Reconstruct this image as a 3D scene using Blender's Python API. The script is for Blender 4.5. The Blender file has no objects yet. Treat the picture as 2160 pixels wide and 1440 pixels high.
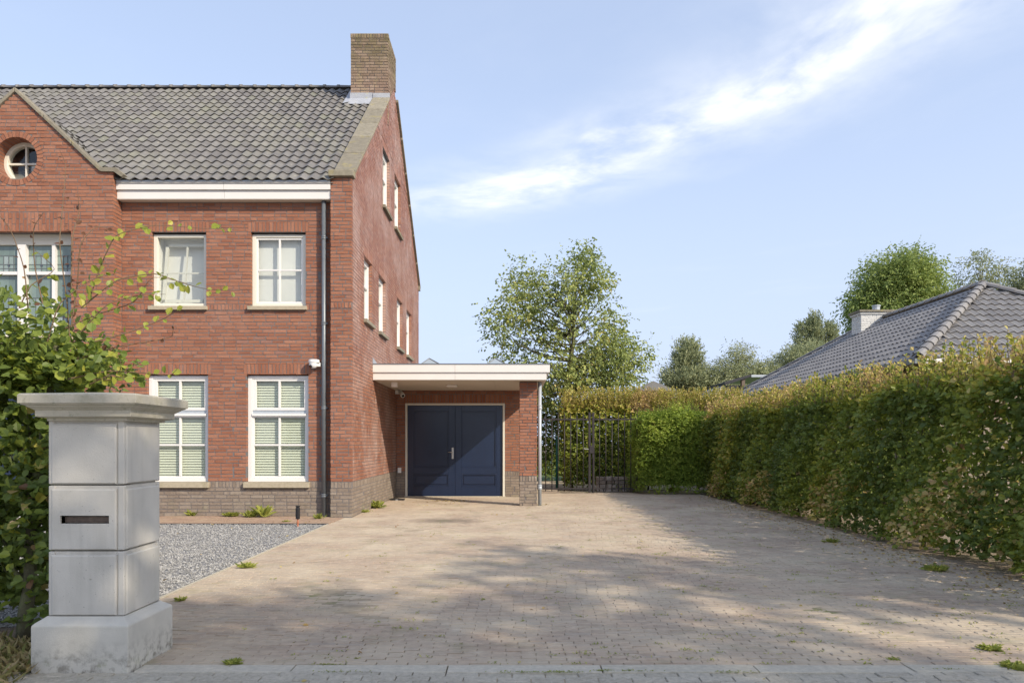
import bpy, math, random
import numpy as np
from mathutils import Vector, Matrix, Quaternion
random.seed(5)
rng = np.random.default_rng(11)
scene = bpy.context.scene
COL = scene.collection
U = 0.873            # drawing units -> metres
F = 1560.0
EYE = 1.46
def R(a): return math.radians(a)

# ------------------------------------------------------------------ camera, world, sun
cam = bpy.data.cameras.new('camera'); camo = bpy.data.objects.new('camera', cam); COL.objects.link(camo)
camo.location = (0, 0, EYE*U); camo.rotation_euler = (R(90), 0, 0)
cam.sensor_width = 36; cam.lens = 26.0; cam.shift_y = 215/2160; cam.clip_end = 2000; cam.clip_start = .05
scene.camera = camo
SUN = Vector((1.18, -1.01, 1.0)).normalized()
sl = bpy.data.lights.new('sun', 'SUN'); sl.energy = 2.7; sl.angle = R(0.6); sl.color = (1, .93, .82)
so = bpy.data.objects.new('sun', sl); COL.objects.link(so)
so.rotation_euler = SUN.to_track_quat('Z', 'Y').to_euler()
so.location = (20, -15, 30)
world = bpy.data.worlds.new('World'); scene.world = world; world.use_nodes = True
scene.view_settings.view_transform = 'Standard'; scene.view_settings.look = 'None'
scene.view_settings.exposure = 0.80; scene.view_settings.gamma = 1
scene.view_settings.use_white_balance = True; scene.view_settings.white_balance_temperature = 7050
scene.cycles.max_bounces = 8; scene.cycles.transparent_max_bounces = 12

def build_world():
    nt = world.node_tree; N = nt.nodes; L = nt.links; N.clear()
    out = N.new('ShaderNodeOutputWorld'); bg = N.new('ShaderNodeBackground'); bg.inputs[1].default_value = 0.15
    sky = N.new('ShaderNodeTexSky'); sky.sky_type = 'NISHITA'; sky.sun_disc = False
    sky.sun_elevation = math.asin(SUN.z); sky.sun_rotation = math.atan2(SUN.x, SUN.y)
    sky.altitude = 0; sky.air_density = 1.0; sky.dust_density = 1.6; sky.ozone_density = 1.6
    tc = N.new('ShaderNodeTexCoord'); sep = N.new('ShaderNodeSeparateXYZ'); L.new(tc.outputs['Generated'], sep.inputs[0])
    def M(op, a, b=None, c=None, clamp=False):
        n = N.new('ShaderNodeMath'); n.operation = op; n.use_clamp = clamp
        for i, v in enumerate((a, b, c)):
            if v is None: continue
            if isinstance(v, (int, float)): n.inputs[i].default_value = v
            else: L.new(v, n.inputs[i])
        return n.outputs[0]
    def SM(v, a, b):
        n = N.new('ShaderNodeMapRange'); n.interpolation_type = 'SMOOTHSTEP'; n.inputs[1].default_value = a; n.inputs[2].default_value = b
        L.new(v, n.inputs[0]); return n.outputs[0]
    # cirrus lie on a high plane: plane coordinates are direction.xy / direction.z
    z = M('MAXIMUM', sep.outputs[2], 0.06)
    cx = M('DIVIDE', sep.outputs[0], z); cy = M('DIVIDE', sep.outputs[1], z)
    d = Vector((1.144, -1.404)).normalized()
    gx = M('SUBTRACT', cx, -.257); gy = M('SUBTRACT', cy, 3.09)
    along = M('ADD', M('MULTIPLY', gx, d.x), M('MULTIPLY', gy, d.y))
    acr = M('ADD', M('MULTIPLY', gx, -d.y), M('MULTIPLY', gy, d.x))
    ss = M('DIVIDE', along, 1.81, clamp=True)
    acr = M('SUBTRACT', acr, M('MULTIPLY', M('MULTIPLY', ss, M('SUBTRACT', 1, ss)), .62))
    comb = N.new('ShaderNodeCombineXYZ'); L.new(along, comb.inputs[0]); L.new(acr, comb.inputs[1])
    def noise(scale, det, rough, sx, sy, dist=0, off=0):
        mp = N.new('ShaderNodeMapping'); mp.inputs['Scale'].default_value = (sx, sy, 1); mp.inputs['Location'].default_value = (off, off, 0)
        L.new(comb.outputs[0], mp.inputs[0])
        n = N.new('ShaderNodeTexNoise'); n.inputs['Scale'].default_value = scale; n.inputs['Detail'].default_value = det
        n.inputs['Roughness'].default_value = rough; n.inputs['Distortion'].default_value = dist; L.new(mp.outputs[0], n.inputs[0]); return n.outputs[0]
    n1 = noise(1.6, 3, .5, 1, 1); n2 = noise(3.0, 8, .56, 1.2, 1.3, .2, 5.3); n3 = noise(6.0, 7, .62, .6, 1.4, .2, 7.1)
    wob = M('ADD', acr, M('MULTIPLY', M('SUBTRACT', n1, .5), .4))
    band = M('SUBTRACT', 1, SM(M('ABSOLUTE', wob), .0, .27))
    soft = M('SUBTRACT', 1, SM(M('ABSOLUTE', wob), .05, .50))
    mid = SM(along, -.45, .35)
    core = M('MULTIPLY', M('MULTIPLY', band, SM(n2, .25, .75)), mid)
    core = M('MULTIPLY', core, M('ADD', .35, M('MULTIPLY', n3, 1.0)))
    veil = M('MULTIPLY', M('MULTIPLY', soft, SM(n2, .2, .8)), M('MULTIPLY', mid, .45))
    thin = M('MULTIPLY', SM(noise(1.1, 7, .6, .8, 1.2, .2, 12.0), .52, .9), .10)
    fac = M('ADD', M('MAXIMUM', M('MULTIPLY', core, 1.15), veil), thin, clamp=True)
    fac = M('MULTIPLY', fac, SM(sep.outputs[2], .02, .16), clamp=True)
    # pale humid air: sky blue softened with a milky tone that is stronger at the horizon
    hz = N.new('ShaderNodeMixRGB'); hz.inputs[2].default_value = (2.50, 3.08, 4.45, 1)
    L.new(M('ADD', .55, M('MULTIPLY', M('SUBTRACT', 1, SM(sep.outputs[2], 0, .5)), .38)), hz.inputs[0]); L.new(sky.outputs[0], hz.inputs[1])
    mx = N.new('ShaderNodeMixRGB'); mx.inputs[2].default_value = (4.6, 4.85, 5.25, 1)
    L.new(fac, mx.inputs[0]); L.new(hz.outputs[0], mx.inputs[1])
    L.new(mx.outputs[0], bg.inputs[0]); L.new(bg.outputs[0], out.inputs[0])
build_world()

# ------------------------------------------------------------------ materials
def ramp_node(nt, stops):
    r = nt.nodes.new('ShaderNodeValToRGB'); e = r.color_ramp.elements
    if len(stops) == 1: stops = [stops[0], (1.0, stops[0][1])]
    e[0].position = stops[0][0]; e[0].color = (*stops[0][1], 1)
    e[1].position = stops[-1][0]; e[1].color = (*stops[-1][1], 1)
    for p, c in stops[1:-1]:
        x = e.new(p); x.color = (*c, 1)
    return r
MATS = {}
def pm(name, stops, tint='attr', rough=.8, spec=.3, metal=0., nz=(8, .15), bump=(60, .25), over=(), trans=0., rn=0.):
    """stops: colour or ramp over a per-piece random value; over: stains (colour, scale, lo, hi, strength, z0, z1)"""
    if not isinstance(stops, list): stops = [(0, stops)]
    m = bpy.data.materials.new(name); m.use_nodes = True; nt = m.node_tree; N = nt.nodes; L = nt.links; N.clear()
    out = N.new('ShaderNodeOutputMaterial'); b = N.new('ShaderNodeBsdfPrincipled')
    r = ramp_node(nt, stops)
    if tint == 'attr':
        a = N.new('ShaderNodeAttribute'); a.attribute_name = 'tint'; L.new(a.outputs['Fac'], r.inputs[0])
    elif tint == 'obj':
        a = N.new('ShaderNodeObjectInfo'); L.new(a.outputs['Random'], r.inputs[0])
    col = r.outputs[0]
    geo = N.new('ShaderNodeNewGeometry')
    def noise(scale, det=4, rough=.6):
        n = N.new('ShaderNodeTexNoise'); n.inputs['Scale'].default_value = scale; n.inputs['Detail'].default_value = det
        n.inputs['Roughness'].default_value = rough; L.new(geo.outputs['Position'], n.inputs[0]); return n.outputs[0]
    def mr(v, a, b_, c=0., d=1.):
        n = N.new('ShaderNodeMapRange'); n.inputs[1].default_value = a; n.inputs[2].default_value = b_; n.inputs[3].default_value = c; n.inputs[4].default_value = d
        L.new(v, n.inputs[0]); return n.outputs[0]
    def mul(a_, b_):
        n = N.new('ShaderNodeMath'); n.operation = 'MULTIPLY'; L.new(a_, n.inputs[0])
        if isinstance(b_, float): n.inputs[1].default_value = b_
        else: L.new(b_, n.inputs[1])
        return n.outputs[0]
    if nz:
        nn = noise(nz[0]); v = N.new('ShaderNodeMixRGB'); v.blend_type = 'MULTIPLY'; v.inputs[0].default_value = 1
        L.new(col, v.inputs[1]); g = mr(nn, .2, .8, 1-nz[1], 1+nz[1]); cmb = N.new('ShaderNodeCombineColor')
        for i in range(3): L.new(g, cmb.inputs[i])
        L.new(cmb.outputs[0], v.inputs[2]); col = v.outputs[0]
    for o in over:
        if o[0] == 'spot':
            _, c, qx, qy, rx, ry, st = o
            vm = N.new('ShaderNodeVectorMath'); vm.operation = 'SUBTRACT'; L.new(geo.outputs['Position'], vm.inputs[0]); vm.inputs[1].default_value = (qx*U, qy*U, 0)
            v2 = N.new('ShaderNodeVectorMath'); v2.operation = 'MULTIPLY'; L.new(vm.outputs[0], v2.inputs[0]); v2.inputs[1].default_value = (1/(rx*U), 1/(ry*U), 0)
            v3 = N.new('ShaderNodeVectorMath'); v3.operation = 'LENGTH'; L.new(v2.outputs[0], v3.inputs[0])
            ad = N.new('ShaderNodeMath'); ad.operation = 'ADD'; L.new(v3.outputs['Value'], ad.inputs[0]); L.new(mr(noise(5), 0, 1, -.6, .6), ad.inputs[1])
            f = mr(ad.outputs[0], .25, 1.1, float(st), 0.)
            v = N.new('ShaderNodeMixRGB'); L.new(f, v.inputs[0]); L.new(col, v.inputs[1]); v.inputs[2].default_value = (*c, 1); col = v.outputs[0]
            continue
        c, sc, lo, hi, st = o[:5]
        if len(o) > 7:
            mp = N.new('ShaderNodeMapping'); mp.inputs['Scale'].default_value = o[7]; L.new(geo.outputs['Position'], mp.inputs[0])
            n_ = N.new('ShaderNodeTexNoise'); n_.inputs['Scale'].default_value = sc; n_.inputs['Detail'].default_value = 5; L.new(mp.outputs[0], n_.inputs[0]); nv = n_.outputs[0]
        else: nv = noise(sc, 6, .65)
        f = mul(mr(nv, lo, hi), float(st))
        if len(o) > 5:
            sp = N.new('ShaderNodeSeparateXYZ'); L.new(geo.outputs['Position'], sp.inputs[0])
            f = mul(f, mr(sp.outputs[2], o[5]*U, o[6]*U))
        v = N.new('ShaderNodeMixRGB'); L.new(f, v.inputs[0]); L.new(col, v.inputs[1]); v.inputs[2].default_value = (*c, 1); col = v.outputs[0]
    L.new(col, b.inputs['Base Color'])
    b.inputs['Roughness'].default_value = rough; b.inputs['Specular IOR Level'].default_value = spec; b.inputs['Metallic'].default_value = metal
    if bump:
        bp = N.new('ShaderNodeBump'); bp.inputs['Strength'].default_value = bump[1]; bp.inputs['Distance'].default_value = .01
        L.new(noise(bump[0], 5, .7), bp.inputs['Height']); L.new(bp.outputs[0], b.inputs['Normal'])
    if trans:
        t = N.new('ShaderNodeBsdfTranslucent'); L.new(col, t.inputs[0]); mx = N.new('ShaderNodeMixShader'); mx.inputs[0].default_value = trans
        L.new(b.outputs[0], mx.inputs[1]); L.new(t.outputs[0], mx.inputs[2]); L.new(mx.outputs[0], out.inputs[0])
    else: L.new(b.outputs[0], out.inputs[0])
    MATS[name] = m
    return m
def both(name, *a, **k): pm(name, *a, **k); k['tint'] = 'obj'; pm(name+'_one', *a, **k)

RED = [(0, (.255, .102, .062)), (.3, (.290, .122, .073)), (.7, (.315, .137, .083)), (.92, (.345, .160, .102)), (1, (.27, .135, .10))]
both('red_brick', RED, rough=.85, nz=(40, .16), bump=(90, .5),
     over=[((.46, .30, .24), 1.3, .56, .78, .30), ((.55, .42, .35), 9, .66, .76, .5)])
both('gable_brick', RED, rough=.55, spec=.5, nz=(25, .22), bump=(90, .5),
     over=[((.55, .42, .37), 1.0, .46, .70, .55), ((.60, .50, .45), 5, .57, .72, .5)])
both('chimney_brick', [(0, (.22, .15, .115)), (.5, (.29, .205, .155)), (1, (.35, .26, .20))], rough=.9, nz=(20, .25), bump=(90, .6),
     over=[((.14, .12, .065), 7, .32, .55, .85, 10.6, 11.6), ((.36, .31, .14), 4, .52, .72, .4)])
both('plinth_brick', [(0, (.22, .175, .14)), (.5, (.255, .205, .165)), (1, (.29, .24, .195))], rough=.9, nz=(20, .2), bump=(90, .5),
     over=[((.16, .19, .07), 3, .52, .75, .6, .45, .0), ((.5, .44, .38), 3, .6, .8, .35)])
pm('mortar', (.165, .152, .150), tint=None, rough=.95, nz=(15, .2), bump=(120, .4))
TILE = [(0, (.135, .128, .124)), (.5, (.165, .157, .150)), (.9, (.19, .182, .172)), (1, (.17, .17, .135))]
both('roof_tile', TILE, rough=.62, spec=.4, nz=(6, .2), bump=(60, .15), over=[((.42, .40, .32), 16, .60, .70, .6), ((.24, .24, .17), 1.0, .48, .72, .5), ((.10, .085, .07), .8, .58, .8, .4)])
both('bungalow_tile', [(0, (.185, .178, .175)), (1, (.26, .25, .24))], rough=.55, spec=.4, nz=(6, .15), bump=(60, .1), over=[((.35, .33, .28), 9, .62, .8, .3)])
pm('coping_stone', [(0, (.20, .18, .14)), (1, (.27, .245, .19))], rough=.95, nz=(12, .25), bump=(50, .6), over=[((.40, .33, .08), 4, .55, .72, .55), ((.62, .58, .50), 9, .68, .72, .9), ((.09, .08, .05), 16, .58, .7, .5)])
pm('sill_stone', (.40, .35, .26), tint=None, rough=.9, nz=(20, .15), bump=(80, .3), over=[((.20, .19, .09), 7, .55, .75, .5)])
pm('white_board', (.70, .68, .65), tint=None, rough=.45, spec=.4, nz=(3, .03), bump=None, over=[((.60, .58, .50), 2.5, .6, .85, .25)])
pm('cream_frame', (.70, .67, .58), tint=None, rough=.4, spec=.4, nz=(5, .03), bump=None)
pm('white_frame', (.72, .71, .69), tint=None, rough=.35, spec=.4, nz=(5, .03), bump=None)
pm('soffit_board', (.62, .56, .48), tint=None, rough=.6, nz=(2, .05), bump=None)
pm('zinc', (.17, .19, .21), tint=None, rough=.45, spec=.5, metal=.35, nz=(9, .15), bump=(30, .1))
pm('zinc_light', (.42, .46, .50), tint=None, rough=.45, spec=.5, metal=.2, nz=(9, .1), bump=(30, .1))
pm('lead', (.36, .38, .42), tint=None, rough=.6, nz=(8, .2), bump=(20, .4), over=[((.5, .48, .2), 6, .58, .7, .6)])
pm('blind_slat', (.72, .74, .60), tint=None, rough=.5, nz=None, bump=None)
pm('curtain', [(0, (.74, .73, .69)), (1, (.8, .79, .75))], tint=None, rough=.9, nz=(1.2, .1), bump=None)
pm('dark_room', (.02, .022, .025), tint=None, rough=.9, nz=None, bump=None)
pm('leaded_pane', [(0, (.10, .14, .13)), (.5, (.2, .27, .24)), (.8, (.3, .36, .36)), (1, (.04, .06, .1))], rough=.12, spec=.8, nz=(4, .2), bump=(12, .1))
pm('lead_came', (.12, .13, .14), tint=None, rough=.5, nz=None, bump=None)
pm('blue_paint', (.013, .024, .058), tint=None, rough=.22, spec=.5, nz=(2, .15), bump=(200, .03), over=[((.10, .11, .12), 30, .68, .8, .4)])
pm('steel', (.55, .53, .48), tint=None, rough=.3, metal=.8, nz=None, bump=None)
pm('white_plastic', (.8, .8, .79), tint=None, rough=.35, nz=None, bump=None)
pm('black_plastic', (.02, .02, .022), tint=None, rough=.4, nz=None, bump=None)
pm('glass_lens', (.01, .01, .012), tint=None, rough=.08, spec=.8, nz=None, bump=None)
pm('copper', (.42, .16, .09), tint=None, rough=.7, nz=(30, .3), bump=None)
pm('concrete', (.54, .515, .46), tint=None, rough=.9, nz=(3.5, .14), bump=(140, .22),
   over=[((.48, .45, .39), 5, .55, .8, .5), ((.20, .19, .16), 60, .66, .70, .8), ((.36, .345, .30), 9, .50, .70, .5, -99, -98, (1, 1, .12)), ((.42, .41, .30), 3, .55, .8, .4)])
pm('concrete_base', (.55, .525, .46), tint=None, rough=.92, nz=(4, .16), bump=(140, .3),
   over=[((.13, .115, .09), 22, .46, .62, .75, .22, .0), ((.22, .25, .10), 14, .55, .7, .6, .12, .0), ((.16, .15, .12), 95, .70, .74, .7)])
pm('concrete_cap', (.50, .46, .37), tint=None, rough=.95, nz=(5, .2), bump=(120, .35),
   over=[((.28, .26, .18), 10, .45, .7, .6), ((.13, .14, .07), 25, .58, .72, .6)])
pm('rust_dark', (.16, .12, .095), tint=None, rough=.6, nz=(30, .4), bump=(90, .3))
PAV = [(0, (.345, .27, .205)), (.3, (.38, .298, .226)), (.6, (.405, .318, .24)), (.85, (.42, .322, .24)), (1, (.355, .297, .238))]
both('paver', PAV, rough=.88, nz=(14, .18), bump=(110, .45),
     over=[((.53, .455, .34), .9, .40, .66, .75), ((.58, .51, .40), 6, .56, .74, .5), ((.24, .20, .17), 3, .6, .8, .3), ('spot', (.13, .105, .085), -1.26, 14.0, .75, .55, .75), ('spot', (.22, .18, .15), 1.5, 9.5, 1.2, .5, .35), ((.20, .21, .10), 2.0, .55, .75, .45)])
both('red_paver', [(0, (.29, .195, .14)), (1, (.37, .26, .19))], rough=.9, nz=(14, .2), bump=(110, .4), over=[((.42, .33, .22), 3, .45, .7, .6)])
both('concrete_paver', [(0, (.42, .38, .305)), (1, (.50, .455, .37))], rough=.95, nz=(30, .25), bump=(160, .8), over=[((.52, .50, .46), 60, .58, .66, .6), ((.09, .085, .08), 70, .6, .66, .5)])
pm('kerb_concrete', [(0, (.47, .43, .345)), (1, (.53, .485, .40))], rough=.95, nz=(30, .2), bump=(160, .6), over=[((.35, .34, .31), 70, .58, .66, .5)])
pm('joint_sand', (.34, .28, .20), tint=None, rough=1, nz=(10, .3), bump=(150, .5), over=[((.13, .16, .04), 2.2, .54, .66, .8), ((.12, .10, .08), 6, .58, .7, .6)])
pm('gravel_stone', [(0, (.24, .235, .225)), (.5, (.34, .335, .32)), (1, (.47, .46, .44))], rough=.85, nz=None, bump=None)
pm('gravel_bed', (.24, .24, .24), tint=None, rough=1, nz=(60, .5), bump=(120, .9))
pm('soil', (.27, .215, .16), tint=None, rough=1, nz=(6, .35), bump=(60, .8), over=[((.17, .17, .08), 1.5, .5, .7, .5), ((.13, .10, .07), 12, .5, .65, .7)])
pm('lawn', (.07, .10, .03), tint=None, rough=1, nz=(3, .3), bump=(80, .8))
pm('bark', (.11, .10, .06), tint=None, rough=.95, nz=(20, .3), bump=(70, .8), over=[((.14, .17, .06), 5, .45, .65, .6)])
pm('twig', (.17, .115, .07), tint=None, rough=.9, nz=(20, .2), bump=None)
pm('gate_metal', (.035, .03, .032), tint=None, rough=.5, spec=.4, nz=(10, .2), bump=None)
pm('green_plastic', (.02, .16, .13), tint=None, rough=.5, nz=None, bump=None)
pm('dark_wood', (.045, .045, .05), tint=None, rough=.7, nz=(12, .2), bump=None)
pm('rooflight', (.30, .36, .42), tint=None, rough=.3, spec=.6, nz=None, bump=None)
pm('white_brick', [(0, (.60, .60, .58)), (1, (.72, .72, .70))], rough=.8, nz=(10, .1), bump=(60, .3), over=[((.40, .39, .33), 4, .6, .8, .4)])
pm('stone_wall', [(0, (.20, .16, .13)), (1, (.36, .31, .27))], rough=.95, nz=(15, .3), bump=(50, .6))
BEECH = [(0, (.120, .172, .042)), (.3, (.205, .268, .050)), (.52, (.29, .335, .050)), (.70, (.47, .43, .075)), (.82, (.62, .52, .18)), (.93, (.56, .38, .20)), (1, (.16, .075, .04))]
both('beech_leaf', BEECH, rough=.45, spec=.4, nz=(20, .15), bump=None, trans=.42)
pm('privet_leaf', [(0, (.15, .23, .04)), (.5, (.30, .40, .06)), (1, (.50, .56, .11))], rough=.5, nz=None, bump=None, trans=.4)
pm('tree_leaf', [(0, (.20, .26, .09)), (.5, (.34, .40, .13)), (.85, (.46, .48, .14)), (1, (.52, .42, .16))], rough=.45, spec=.4, nz=None, bump=None, trans=.32)
pm('robinia_leaf', [(0, (.17, .235, .075)), (.5, (.32, .40, .12)), (1, (.48, .53, .16))], rough=.5, nz=None, bump=None, trans=.35)
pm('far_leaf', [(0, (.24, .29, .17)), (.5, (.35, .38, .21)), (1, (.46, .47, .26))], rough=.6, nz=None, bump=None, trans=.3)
pm('weed_leaf', [(0, (.20, .25, .05)), (1, (.45, .46, .11))], rough=.5, nz=None, bump=None, trans=.35)
pm('dry_leaf', [(0, (.24, .14, .06)), (.5, (.42, .30, .10)), (1, (.52, .44, .20))], rough=.7, nz=None, bump=None, trans=.2)
pm('dry_grass', [(0, (.16, .19, .05)), (.5, (.33, .28, .12)), (1, (.42, .33, .18))], rough=.8, nz=None, bump=None, trans=.2)
def glass_mat():
    m = bpy.data.materials.new('window_glass'); m.use_nodes = True; nt = m.node_tree; nt.nodes.clear()
    o = nt.nodes.new('ShaderNodeOutputMaterial'); mx = nt.nodes.new('ShaderNodeMixShader'); fr = nt.nodes.new('ShaderNodeMapRange'); lw = nt.nodes.new('ShaderNodeLayerWeight'); lw.inputs[0].default_value = .5; nt.links.new(lw.outputs['Facing'], fr.inputs[0])
    fr.inputs[1].default_value = .3; fr.inputs[2].default_value = 1.; fr.inputs[3].default_value = .07; fr.inputs[4].default_value = .75; t = nt.nodes.new('ShaderNodeBsdfTransparent'); t.inputs[0].default_value = (.90, .93, .92, 1)
    g = nt.nodes.new('ShaderNodeBsdfGlossy'); g.inputs['Roughness'].default_value = .02
    nt.links.new(fr.outputs[0], mx.inputs[0]); nt.links.new(t.outputs[0], mx.inputs[1]); nt.links.new(g.outputs[0], mx.inputs[2]); nt.links.new(mx.outputs[0], o.inputs[0])
    MATS['window_glass'] = m
glass_mat()

# ------------------------------------------------------------------ mesh helpers
WL = {}   # world location of every object (metres)
def mesh_np(name, V, Q, T, tq, tt, smooth):
    me = bpy.data.meshes.new(name)
    nq, ntr = len(Q), len(T)
    me.vertices.add(len(V)); me.vertices.foreach_set('co', np.asarray(V, np.float32).ravel())
    me.loops.add(nq*4+ntr*3)
    li = np.concatenate([Q.ravel(), T.ravel()]).astype(np.int32)
    me.loops.foreach_set('vertex_index', li)
    me.polygons.add(nq+ntr)
    ls = np.concatenate([np.arange(nq)*4, nq*4+np.arange(ntr)*3]).astype(np.int32)
    me.polygons.foreach_set('loop_start', ls)
    me.polygons.foreach_set('use_smooth', np.full(nq+ntr, smooth, dtype=bool))
    a = me.attributes.new('tint', 'FLOAT', 'FACE'); a.data.foreach_set('value', np.concatenate([tq, tt]).astype(np.float32))
    me.update(calc_edges=True)
    return me
BQ = np.array([[0, 3, 2, 1], [4, 5, 6, 7], [0, 1, 5, 4], [1, 2, 6, 5], [2, 3, 7, 6], [3, 0, 4, 7]])
class G:
    def __init__(s): s.V = []; s.Q = []; s.T = []; s.tq = []; s.tt = []; s.n = 0
    def add(s, V, Q=None, T=None, tq=None, tt=None):
        V = np.asarray(V, float).reshape(-1, 3); s.V.append(V)
        if Q is not None and len(Q):
            Q = np.asarray(Q).reshape(-1, 4); s.Q.append(Q+s.n)
            s.tq.append(np.full(len(Q), rng.random()) if tq is None else np.broadcast_to(np.asarray(tq, float), (len(Q),)))
        if T is not None and len(T):
            T = np.asarray(T).reshape(-1, 3); s.T.append(T+s.n)
            s.tt.append(np.full(len(T), rng.random()) if tt is None else np.broadcast_to(np.asarray(tt, float), (len(T),)))
        s.n += len(V); return s
    def boxes(s, lo, hi, fr=None, jit=0., tint=None):
        lo = np.atleast_2d(lo).astype(float); hi = np.atleast_2d(hi).astype(float); n = len(lo)
        sel = np.array([[0,0,0],[1,0,0],[1,1,0],[0,1,0],[0,0,1],[1,0,1],[1,1,1],[0,1,1]])
        C = lo[:, None, :]*(1-sel)+hi[:, None, :]*sel
        if jit: C = C+rng.normal(0, jit, C.shape)
        C = C.reshape(-1, 3)
        if fr is not None: C = fr(C)
        Q = (BQ[None]+np.arange(n)[:, None, None]*8).reshape(-1, 4)
        t = np.repeat(rng.random(n) if tint is None else np.broadcast_to(tint, (n,)), 6)
        return s.add(C, Q, None, t)
    def box(s, x0, x1, y0, y1, z0, z1, tint=None): return s.boxes([[x0, y0, z0]], [[x1, y1, z1]], tint=tint)
    def tube(s, pts, rad, sides=8, cap=True, tint=None):
        pts = [Vector(p) for p in pts]
        if not hasattr(rad, '__len__'): rad = [rad]*len(pts)
        rings = []; ref = None
        for i, p in enumerate(pts):
            t = (pts[min(i+1, len(pts)-1)]-pts[max(i-1, 0)]).normalized()
            if ref is None: ref = t.orthogonal().normalized()
            ref = (ref-t*ref.dot(t))
            ref = ref.normalized() if ref.length > 1e-6 else t.orthogonal().normalized()
            b = t.cross(ref)
            rings.append([p+(ref*math.cos(a)+b*math.sin(a))*rad[i] for a in [2*math.pi*k/sides for k in range(sides)]])
        V = [v for r in rings for v in r]; Q = []
        for i in range(len(pts)-1):
            for k in range(sides):
                a = i*sides+k; b_ = i*sides+(k+1) % sides; Q.append([a, b_, b_+sides, a+sides])
        T = []
        if cap:
            V += [pts[0], pts[-1]]; c0 = len(V)-2; c1 = c0+1; o = (len(pts)-1)*sides
            for k in range(sides): T.append([c0, (k+1) % sides, k]); T.append([c1, o+k, o+(k+1) % sides])
        return s.add([tuple(v) for v in V], Q, T, tint, tint)
    def lathe(s, c, prof, sides=16, axis='z', tint=None):
        """prof: (radius, height) from the centre c along an axis"""
        V = []; Q = []
        for r, h in prof:
            for k in range(sides):
                a = 2*math.pi*k/sides; p = (r*math.cos(a), r*math.sin(a), h)
                if axis == 'y': p = (p[0], p[2], p[1])
                if axis == 'x': p = (p[2], p[0], p[1])
                V.append((c[0]+p[0], c[1]+p[1], c[2]+p[2]))
        for i in range(len(prof)-1):
            for k in range(sides):
                a = i*sides+k; b = i*sides+(k+1) % sides; Q.append([a, b, b+sides, a+sides])
        return s.add(V, Q, None, tint)
    def prism(s, poly, y0, y1, axis='y', tint=None):
        """outline in x,z (axis y) or y,z (axis x), extruded"""
        n = len(poly)
        f = (lambda p, d: (p[0], d, p[1])) if axis == 'y' else (lambda p, d: (d, p[0], p[1]))
        V = [f(p, y0) for p in poly]+[f(p, y1) for p in poly]
        Q = [[i, (i+1) % n, (i+1) % n+n, i+n] for i in range(n)]
        c = (sum(p[0] for p in poly)/n, sum(p[1] for p in poly)/n); V += [f(c, y0), f(c, y1)]
        T = [[2*n, (i+1) % n, i] for i in range(n)]+[[2*n+1, i+n, (i+1) % n+n] for i in range(n)]
        return s.add(V, Q, T, tint, tint)
    def mk(s, name, mat, parent=None, smooth=False, label=None, cat=None, group=None, kind=None, bevel=0., base=False):
        V = np.concatenate(s.V)*U
        Q = np.concatenate(s.Q) if s.Q else np.zeros((0, 4), int); T = np.concatenate(s.T) if s.T else np.zeros((0, 3), int)
        tq = np.concatenate(s.tq) if s.tq else np.zeros(0); tt = np.concatenate(s.tt) if s.tt else np.zeros(0)
        mn, mxx = V.min(0), V.max(0); org = (mn+mxx)/2
        if parent is None: org[2] = mn[2]
        me = mesh_np(name, V-org, Q, T, tq, tt, smooth); me.materials.append(MATS[mat])
        o = bpy.data.objects.new(name, me); COL.objects.link(o)
        place(o, org, parent)
        if bevel:
            b = o.modifiers.new('bevel', 'BEVEL'); b.width = bevel; b.segments = 2; b.limit_method = 'ANGLE'; b.angle_limit = R(40)
        tag(o, label, cat, group, kind); return o
def place(o, org, parent):
    org = Vector(org); WL[o.name] = org
    if parent is not None: o.parent = parent; o.location = org-WL[parent.name]
    else: o.location = org
def tag(o, label=None, cat=None, group=None, kind=None):
    if label: o['label'] = label
    if cat: o['category'] = cat
    if group: o['group'] = group
    if kind: o['kind'] = kind
def thing(name, loc, label, cat, group=None):
    o = bpy.data.objects.new(name, None); COL.objects.link(o); o.empty_display_size = .2
    place(o, Vector(loc)*U, None); tag(o, label, cat, group); return o
def single(name, me, loc, parent, rot=None, scale=None):
    o = bpy.data.objects.new(name, me); COL.objects.link(o); place(o, Vector(loc)*U, parent)
    if rot is not None: o.rotation_euler = rot
    if scale is not None: o.scale = (scale,)*3
    return o
def frame(O, u, n):
    O = np.array(O, float); u = np.array(u, float); n = np.array(n, float)
    def f(C): return O+C[:, :1]*u+C[:, 1:2]*n+C[:, 2:3]*np.array([0, 0, 1.])
    f.O, f.u, f.n = O, u, n
    return f      # local (along, outward, up)

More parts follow.
